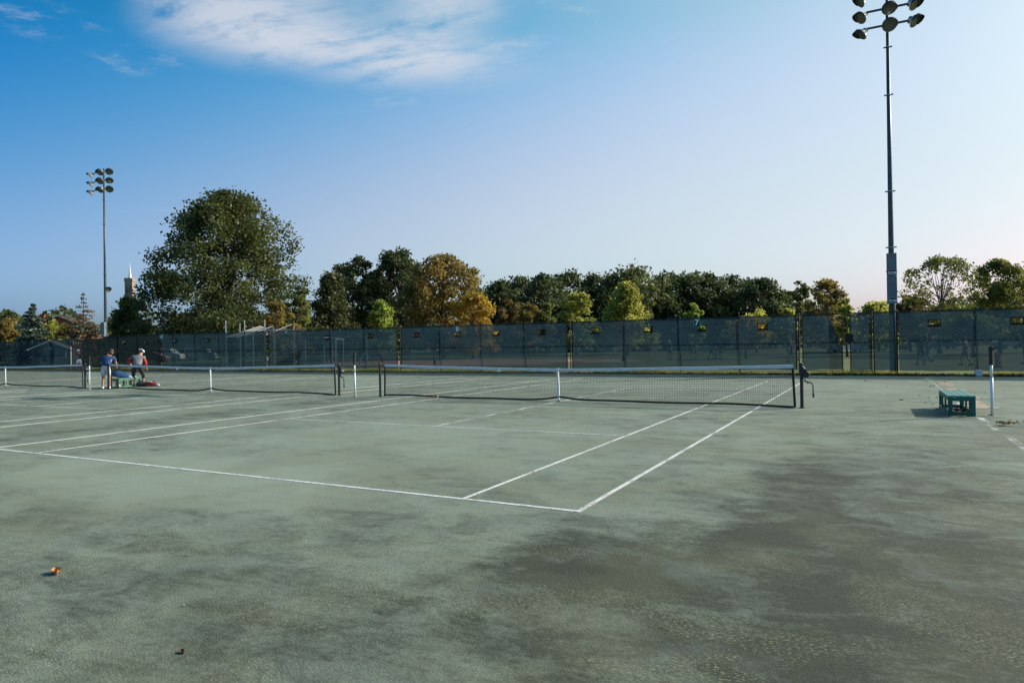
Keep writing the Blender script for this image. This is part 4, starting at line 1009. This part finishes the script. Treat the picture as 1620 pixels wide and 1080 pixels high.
J3 = mk(pelvis=(0, 0, .93), waist=(0, 0, 1.08), chest=(0, .02, 1.32), neck=(0, .05, 1.49), head0=(0, .07, 1.56), head1=(0, .08, 1.66),
        shoL=(-.19, .02, 1.40), elbL=(-.26, -.06, 1.14), wriL=(-.20, .16, 1.03), shoR=(.19, .02, 1.40), elbR=(.30, -.10, 1.16), wriR=(.24, .16, 1.13),
        hipL=(-.10, 0, .88), kneL=(-.11, .20, .52), ankL=(-.11, .16, .12), toeL=(-.11, .35, .06), hipR=(.10, 0, .88), kneR=(.11, -.04, .48), ankR=(.11, -.30, .14), toeR=(.11, -.20, .035))
J4 = mk(pelvis=(0, 0, .93), waist=(0, .02, 1.08), chest=(0, .08, 1.31), neck=(0, .13, 1.48), head0=(0, .17, 1.55), head1=(0, .20, 1.64),
        shoL=(-.19, .08, 1.39), elbL=(-.24, .25, 1.17), wriL=(-.18, .42, 1.25), shoR=(.19, .08, 1.39), elbR=(.26, -.16, 1.20), wriR=(.24, -.02, 1.02),
        hipL=(-.10, 0, .88), kneL=(-.11, -.06, .50), ankL=(-.11, -.40, .32), toeL=(-.11, -.42, .18), hipR=(.10, 0, .88), kneR=(.11, .28, .60), ankR=(.11, .22, .15), toeR=(.11, .40, .08))
J5 = mk(pelvis=(0, 0, .93), waist=(0, 0, 1.08), chest=(0, .02, 1.32), neck=(0, .04, 1.49), head0=(0, .06, 1.56), head1=(0, .07, 1.66),
        shoL=(-.19, .02, 1.40), elbL=(-.23, .00, 1.13), wriL=(-.22, .12, .90), shoR=(.19, .02, 1.40), elbR=(.23, .00, 1.13), wriR=(.22, .12, .90),
        hipL=(-.10, 0, .88), kneL=(-.14, .02, .48), ankL=(-.17, -.02, .085), toeL=(-.19, .17, .035), hipR=(.10, 0, .88), kneR=(.14, .02, .48), ankR=(.17, -.02, .085), toeR=(.19, .17, .035))
WHITE_C = cloth_mat('white', (.72, .73, .75)); GREYW = cloth_mat('pale_grey', (.50, .51, .55)); BLUE = cloth_mat('blue', (.012, .045, .135)); GREY = cloth_mat('grey', (.15, .155, .175))
BLACK = cloth_mat('black', (.012, .012, .014)); NAVY = cloth_mat('navy', (.020, .026, .060)); RED = cloth_mat('red', (.45, .035, .03)); SHOE = cloth_mat('shoe_white', (.75, .76, .74)); SHOEB = cloth_mat('shoe_dark', (.06, .05, .055))
person((-26.92, 11.92, 0), R(38), J1, dict(shirt=BLUE, shorts=GREYW, shoes=SHOE, sleeve=.8, leg=.85), 'person in blue shirt and pale grey shorts bending over the bench, back turned', 1.12)
person((-27.15, 13.52, 0), R(40), J2, dict(shirt=GREY, shorts=BLACK, shoes=SHOEB, tights=BLACK, arm=RED, sleeve=.35, leg=.8, cap=WHITE_C, backwards=True), 'person in grey shirt, black shorts and white visor bending over bags, back turned', 1.15, cap='visor')
person((-56.6, 28.0, 0), R(112), J3, dict(shirt=NAVY, shorts=WHITE_C, shoes=SHOEB, sleeve=.7, leg=.75, cap=GREYW), 'distant person in navy shirt and white shorts walking by the dark gate at the left', 1.0, cap='cap')
FG = 'people on the field behind the screen'
DARKC = cloth_mat('dark_team', (.018, .022, .035)); TEAM2 = cloth_mat('team_grey', (.10, .10, .12)); PINK = cloth_mat('pink', (.35, .12, .13))
def field_person(px, feet, J, rz, w, label, sc=1.0, **kw):
    p = ground(px, feet); person(p, rz, J, w, label, 1.0, FG, False, True, scale=sc, **kw)
wD = dict(shirt=DARKC, shorts=DARKC, shoes=SHOEB); wW = dict(shirt=DARKC, shorts=DARKC, shoes=SHOEB, cap=GREYW); wG = dict(shirt=TEAM2, shorts=DARKC, shoes=SHOEB)
field_person(1060, 569, J5, R(150), wW, 'leftmost standing figure on the field, right of the white board', 1.05, cap='cap')
field_person(1096, 569.5, J4, R(60), wD, 'dark running figure with raised arm on the field, left of the number 7 sign post', 1.02)
field_person(1125, 568, J3, R(-80), wG, 'walking figure left of the orange pylon on the field')
field_person(1140, 568, J5, R(70), wW, 'standing capped figure just right of the orange pylon on the field', 1.02, cap='cap')
field_person(1253, 573, J4, R(80), wD, 'small running figure on the field left of the gates')
field_person(1457, 577, J5, R(20), wD, 'tall dark standing figure right of the tall pole, behind the screen', 1.05)
field_person(1468, 572, J3, R(100), wG, 'figure standing behind the tall dark one, right of the tall pole')
field_person(1528, 578, J3, R(60), dict(shirt=NAVY, shorts=PINK, shoes=SHOEB), 'figure in navy top and pinkish shorts behind the screen above the bench', .98)
field_person(1623, 575, J5, R(60), wD, 'dark figure at the right edge behind the screen', 1.0)

# ------------------------------------------------------------------ bags
M_BAGBLUE = cloth_mat('bag_blue', (.006, .060, .17)); M_BAGLIGHT = cloth_mat('bag_pale_blue', (.30, .48, .62)); M_BAGNAVY = cloth_mat('bag_navy', (.014, .020, .045))
def racket_bag(loc, rz, tilt, m_body, m_panel, m_end, label, s=1.0):
    root = thing('racket_bag', loc, label, 'bag', None, rz); M = Matrix.Rotation(tilt, 4, 'Y')
    def loft(rows, name, m):
        b = MB(); vs = []; n = 16
        for x, w, h, zc in rows:
            for k in range(n):
                a = 2*math.pi*k/n; c, s_ = math.cos(a), math.sin(a); e = .6
                vs.append(M @ Vector((x*s, math.copysign(abs(c)**e, c)*w*s, zc*s+math.copysign(abs(s_)**e, s_)*h*s)))
        fs = [(i*n+k, i*n+(k+1) % n, (i+1)*n+(k+1) % n, (i+1)*n+k) for i in range(len(rows)-1) for k in range(n)] + [tuple(range(n)), tuple(range((len(rows)-1)*n, len(rows)*n))]
        return b.add(vs, fs).build(name, m, root, smooth=True)
    loft([(-.40, .05, .07, .15), (-.37, .13, .13, .15), (-.15, .17, .155, .16), (.10, .165, .15, .155), (.28, .12, .115, .135), (.36, .07, .07, .12)], 'bag_body', m_body)
    loft([(.35, .06, .06, .12), (.37, .085, .085, .12), (.50, .05, .055, .10), (.56, .03, .03, .09)], 'handle_end', m_end)
    loft([(-.30, .05, .02, .305), (-.28, .10, .03, .305), (.02, .10, .03, .31), (.06, .05, .02, .30)], 'pocket', m_panel)
    b = MB(); b.tube([M @ Vector(p)*s for p in ((-.28, .12, .26), (-.1, .17, .36), (.08, .17, .36), (.25, .10, .24))], .015, 6); b.build('strap', M_BLACK, root)
racket_bag((-27.25, 12.75, .44), R(75), R(10), M_BAGBLUE, M_BAGBLUE, M_BAGLIGHT, 'bright blue racket bag lying on the pale green bench', .88)
racket_bag((-26.55, 13.75, .01), R(35), R(3), cloth_mat('bag_red', (.22, .022, .022)), WHITE_C, WHITE_C, 'red racket bag with white pocket lying on the ground', .66)
racket_bag((-26.95, 13.62, .01), R(60), R(-4), M_BAGNAVY, M_BAGNAVY, M_BAGNAVY, 'dark navy bag on the ground left of the red racket bag', .66)
b = MB(); vs = []; nx, ny = 10, 6
for j in range(ny+1):
    for i in range(nx+1):
        u, v = i/nx-.5, j/ny-.5; vs.append((u*.42+.02*math.sin(9*v), v*.22+.02*math.sin(8*u), .05+.05*math.exp(-(u*u+v*v)*9)+.015*math.sin(14*u+6*v)-.25*max(0, u-.3)))
b.add(vs, [(j*(nx+1)+i, j*(nx+1)+i+1, (j+1)*(nx+1)+i+1, (j+1)*(nx+1)+i) for j in range(ny) for i in range(nx)])
o = b.build('towel', WHITE_C, smooth=True); o.location = (-27.62, 13.55, .40); o.rotation_euler = (0, 0, R(40)); tag(o, 'white towel draped over the end of the pale green bench', 'towel')
root = thing('water_bottle', (-26.45, 12.2, 0), 'small white bottle standing by the left net post at the bench', 'bottle')
b = MB(); b.lathe([(0, 0), (.036, .002), (.038, .15), (.030, .18), (.014, .20)], 14); b.build('bottle_body', WHITE_C, root, smooth=True)
b = MB(); b.tube([(0, 0, .20), (0, 0, .235)], .017, 10); b.build('cap', M_BAGBLUE, root)

# ------------------------------------------------------------------ things on the field and beyond
M_TYRE = M_BLACK; M_WIN = mat('car_glass', (0.02, 0.025, 0.03), .1, .2, 2); M_RIM = mat('wheel_rim', (.35, .36, .37), .4, .1, 8, .8)
def car(px, dep, rz, col, label, van=False):
    root = thing('parked_car', spot(px, dep), label, 'car', 'cars parked beyond the field', rz)
    m = mat('car_paint', col, .3, .05, 2, .0)
    prof = [(-2.15, .35), (-2.2, .75), (-2.05, .95), (-1.45, 1.02), (-.85, 1.42), (.55, 1.46), (1.30, 1.02), (2.05, .90), (2.2, .65), (2.15, .33)] if not van else \
           [(-2.3, .35), (-2.35, .8), (-2.3, 1.1), (-2.2, 1.78), (-1.9, 1.86), (.7, 1.84), (1.35, 1.15), (2.1, 1.02), (2.3, .7), (2.25, .35)]
    b = MB(); b.prism(prof, -.86, .86); b.build('body', m, root, bevel=.05)
    for s in (-1, 1):
        b = MB(); g = [(-1.20, 1.04), (-.78, 1.36), (.48, 1.39), (1.05, 1.04)] if not van else [(-2.0, 1.22), (-1.95, 1.70), (.62, 1.70), (1.05, 1.22)]
        b.prism(g, *sorted((s*.855, s*.867))); b.build('side_window', M_WIN, root)
        for x in (-1.35, 1.35):
            b = MB(); b.tube([(x, s*.70, .32), (x, s*.89, .32)], .32, 18); w = b.build('wheel', M_TYRE, root)
            b = MB(); b.tube([(x, s*.885, .32), (x, s*.90, .32)], .19, 14); b.build('rim', M_RIM, w)
    b = MB(); y = 2.19 if not van else 2.29; b.box((y, .6, .68), (.06, .30, .12)); b.build('headlight', M_WHITE, root); b = MB(); b.box((y, -.6, .68), (.06, .30, .12)); b.build('headlight', M_WHITE, root)
car(264, 98, R(28), (.45, .44, .40), 'pale van beyond the field, seen where the dark and blue screens meet', True)
car(236, 88, R(40), (.22, .025, .025), 'red car beyond the dark fence section, left')
car(205, 92, R(20), (.55, .56, .57), 'silver car left of the red one beyond the dark fence section')
car(320, 100, R(28), (.28, .30, .33), 'grey car beyond the field behind the blue screen, left of the backstop', True)
car(1341, 92, R(28), (.70, .71, .72), 'white car glimpsed through the gap between the gate leaves')
car(1105, 118, R(28), (.40, .42, .44), 'light grey car far behind the running figures')
car(1490, 104, R(28), (.05, .055, .065), 'dark car beyond the field, right of the tall pole')
car(1598, 98, R(28), (.50, .51, .53), 'silver car beyond the field at the right edge')
car(1380, 104, R(28), (.30, .32, .36), 'blue-grey car behind the right gate leaf')

# ball field backstop
c = spot(425, 58); bs = thing('backstop', c, 'galvanised ball field backstop rising behind the fence, below the biggest tree', 'backstop'); bs.rotation_euler = (0, 0, R(28))
M_WIRE = mat('backstop_mesh', (.16, .17, .16), .6, .1, 6, .3)
k = 58/FPX
def bx(px): return (px-425)*k
for px, y, h in ((369, -1.5, 3.95), (376, .5, 3.75), (385, 2.2, 3.55), (398, -1.5, 3.98), (420, 2.0, 3.4), (429, -1.5, 4.0), (453, 2.0, 3.5)):
    b = MB(); b.tube([(bx(px), y, 0), (bx(px), y, h)], .05, 8); b.build('post', M_GALV, bs)
for p0, p1 in (((369, -1.5, 2.6), (398, 2.2, 3.6)), ((386, -1.5, 2.55), (405, 2.2, 3.5)), ((399, -1.5, 2.7), (419, 2.0, 3.55)), ((431, -1.5, 2.75), (450, 2.0, 3.7)),
               ((398, 2.0, 3.3), (475, 2.0, 3.2)), ((398, 0, 2.85), (460, 0, 2.8)), ((371, -1.5, 2.0), (470, -1.5, 2.0)), ((371, -1.5, 1.0), (470, -1.5, 1.0))):
    b = MB(); b.tube([(bx(p0[0]), p0[1], p0[2]), (bx(p1[0]), p1[1], p1[2])], .032, 6); b.build('brace', M_GALV, bs)
b = MB()
for i in range(24):
    t = i/23; b.tube([(bx(369+17*t), -1.5, 2.6), (bx(398+7*t), 2.2, 3.6-.1*t)], .006, 4, False); b.tube([(bx(369+29*t), -1.5+3.7*t, 2.6+t), (bx(386+19*t), -1.5+3.7*t, 2.55+.95*t)], .006, 4, False)
for i in range(60):
    t = i/59; b.tube([(bx(398+77*t), 2.0, 3.3-.1*t), (bx(398+77*t), -.2, 2.75)], .005, 4, False)
b.build('wire_mesh', M_WIRE, bs)
# aluminium bleachers
bl = thing('bleachers', spot(500, 56), 'aluminium bleachers dimly seen through the blue screen right of the backstop', 'bleachers', None, R(28))
for r in range(5):
    b = MB(); b.b2(-4.2, 4.2, -1.4+.65*r, -1.12+.65*r, .42+.28*r, .46+.28*r); b.build('plank', M_RIM, bl)
for x in (-3.8, -1.3, 1.3, 3.8):
    b = MB(); b.tube([(x, -1.4, .0), (x, -1.4, .41)], .03, 6); b.tube([(x, -1.4, .38), (x, 1.45, 1.50)], .035, 6); b.tube([(x, 1.45, 0), (x, 1.45, 2.5)], .03, 6); b.build('frame', M_GALV, bl)
b = MB(); b.tube([(-3.8, 1.45, 2.48), (3.8, 1.45, 2.48)], .03, 6); b.tube([(-3.8, 1.45, 2.0), (3.8, 1.45, 2.0)], .025, 6); b.build('back_rail', M_GALV, bl)
# dugout roof with bright edges
dt = thing('dugout', spot(528, 50), 'open dugout with pale roof behind the blue screen, right of the number 9 sign', 'dugout', None, R(28))
b = MB(); b.box((0, 0, 2.28), (.95, 2.6, .10), Matrix.Rotation(R(6), 3, 'Y')); b.build('roof', M_GALV, dt)
for x in (-.4, .4):
    for y in (-1.15, 1.15):
        b = MB(); b.tube([(x, y, 0), (x, y, 2.22)], .04, 8); b.build('post', M_GALV, dt)
# board and pylons on the field
bd = thing('field_board', spot(1035, 74), 'pale upright board on the field seen through the screen, left of the figures', 'board', None, R(24))
b = MB(); b.b2(-.32, .32, -.02, .02, .55, 1.55); b.build('panel', mat('board_panel', (.62, .52, .45), .7), bd)
for x in (-.28, .28):
    b = MB(); b.tube([(x, .03, 0), (x, .03, 1.5)], .02, 6); b.build('leg', M_GALV, bd)
M_ORANGE = mat('pylon_orange', (.75, .10, .04), .6, .1, 8)
for px, feet, lab in ((1133, 568, 'orange pylon on the field between two figures, below the number 7 sign'), (1579, 581, 'red-orange pylon behind the screen next to the right stand pipe'), (1077, 569.5, 'orange pylon on the field beside the running figure')):
    p = ground(px, feet); r = thing('pylon', p, lab, 'pylon', 'orange pylons on the field'); b = MB(); b.box((0, 0, .42), (.22, .22, .80), .3, .86); b.build('pylon_body', M_ORANGE, r, bevel=.01)
    b = MB(); b.box((0, 0, .015), (.34, .34, .03), .3); b.build('foot', M_BLACK, r)
# gabled shed behind the far left fence
sh = thing('shed', spot(80, 84), 'gabled grey shed with white trim behind the far left fence', 'shed', None, R(50))
b = MB(); w = 2.0; b.prism([(-w, 0), (w, 0), (w, 1.9), (0, 2.85), (-w, 1.9)], 0, 5.5); b.build('wall', mat('shed_wall', (.10, .12, .125), .85, .1, 3), sh)
b = MB()
for s in (-1, 1):
    b.add([(s*2.25, -.3, 1.80), (0, -.3, 2.89), (0, 5.8, 2.89), (s*2.25, 5.8, 1.80), (s*2.25, -.3, 1.90), (0, -.3, 2.99), (0, 5.8, 2.99), (s*2.25, 5.8, 1.90)], [(0,1,2,3), (4,5,6,7), (0,1,5,4), (2,3,7,6), (0,3,7,4), (1,2,6,5)])
b.build('roof', mat('shed_roof', (.06, .065, .07), .9), sh)
b = MB()
for s in (-1, 1):
    b.add([(s*2.28, -.34, 1.78), (0, -.34, 2.87), (0, -.31, 2.87), (s*2.28, -.31, 1.78), (s*2.28, -.34, 1.98), (0, -.34, 3.07), (0, -.31, 3.07), (s*2.28, -.31, 1.98)], [(0,1,2,3), (4,5,6,7), (0,1,5,4), (2,3,7,6), (0,3,7,4), (1,2,6,5)])
b.build('gable_trim', M_WHITE, sh)
b = MB(); b.b2(-.24, .24, -.03, -.004, 1.85, 2.2); b.build('gable_panel', M_CONC, sh)
b = MB(); b.b2(1.5, 1.64, -.02, -.003, .9, 1.75); b.build('corner_board', M_WHITE, sh)
b = MB(); b.box((-2.3, -.4, 1.9), (.18, .18, .16)); b.build('wall_lamp', M_WHITE, sh)

# brick house and church tower far beyond
hs_ = thing('brick_house', spot(92, 150), 'brick house with gabled roof and red chimney beyond the conifers at the left', 'house', None, R(40))
M_BRICK = mat('brick', (.24, .075, .05), .9, .25, 4)
M_ROOFB = mat('roof_brown', (.075, .045, .035), .9, .2, 3)
b = MB(); b.prism([(-6, 0), (6, 0), (6, 6.4), (0, 9.0), (-6, 6.4)], 0, 10); b.build('wall', M_BRICK, hs_)
b = MB()
for s in (-1, 1):
    b.add([(s*6.6, -.4, 6.1), (0, -.4, 9.02), (0, 10.4, 9.02), (s*6.6, 10.4, 6.1), (s*6.6, -.4, 6.4), (0, -.4, 9.3), (0, 10.4, 9.3), (s*6.6, 10.4, 6.4)], [(0,1,2,3), (4,5,6,7), (0,1,5,4), (2,3,7,6), (0,3,7,4), (1,2,6,5)])
rf_ = b.build('roof', M_ROOFB, hs_)
b = MB(); b.b2(-4.6, -3.5, 2, 3.1, 7, 9.4); b.b2(-4.7, -3.4, 1.9, 3.2, 9.4, 9.7); b.build('chimney', M_BRICK, rf_)
for x in (-3.2, 0, 3.2):
    b = MB(); b.b2(x-.6, x+.6, -.06, -.003, 3.0, 4.8); f_ = b.build('window', M_WHITE, hs_); b = MB(); b.b2(x-.5, x+.5, -.075, -.062, 3.1, 4.7); b.build('pane', M_WIN, f_)
ct = thing('church_tower', spot(207, 210), 'pale church tower with thin white spire behind the low dark tree', 'tower', None, R(32))
M_STONE = mat('tower_stone', (.26, .215, .17), .9, .12, 2)
zt = at_depth(207, 440, 210).z
b = MB(); b.b2(-1.1, 1.1, -1.1, 1.1, 0, zt-1.0); b.build('shaft', M_STONE, ct)
b = MB(); b.b2(-1.25, 1.25, -1.25, 1.25, zt-1.0, zt-.45); b.b2(-1.15, 1.15, -1.15, 1.15, zt-.45, zt); b.build('cornice', M_STONE, ct)
for sx in (-.5, .5):
    b = MB(); b.b2(sx-.25, sx+.25, -1.17, -1.103, zt-6.2, zt-2.4); b.build('louvre', mat('louvre', (.12, .11, .10), .8), ct)
b = MB(); b.tube([(0, 0, zt), (0, 0, zt+.6), (0, 0, zt+4.0)], [.6, .38, .05], 8); b.tube([(0, 0, zt+3.9), (0, 0, zt+4.8)], .04, 5); b.build('spire', M_WHITE, ct)
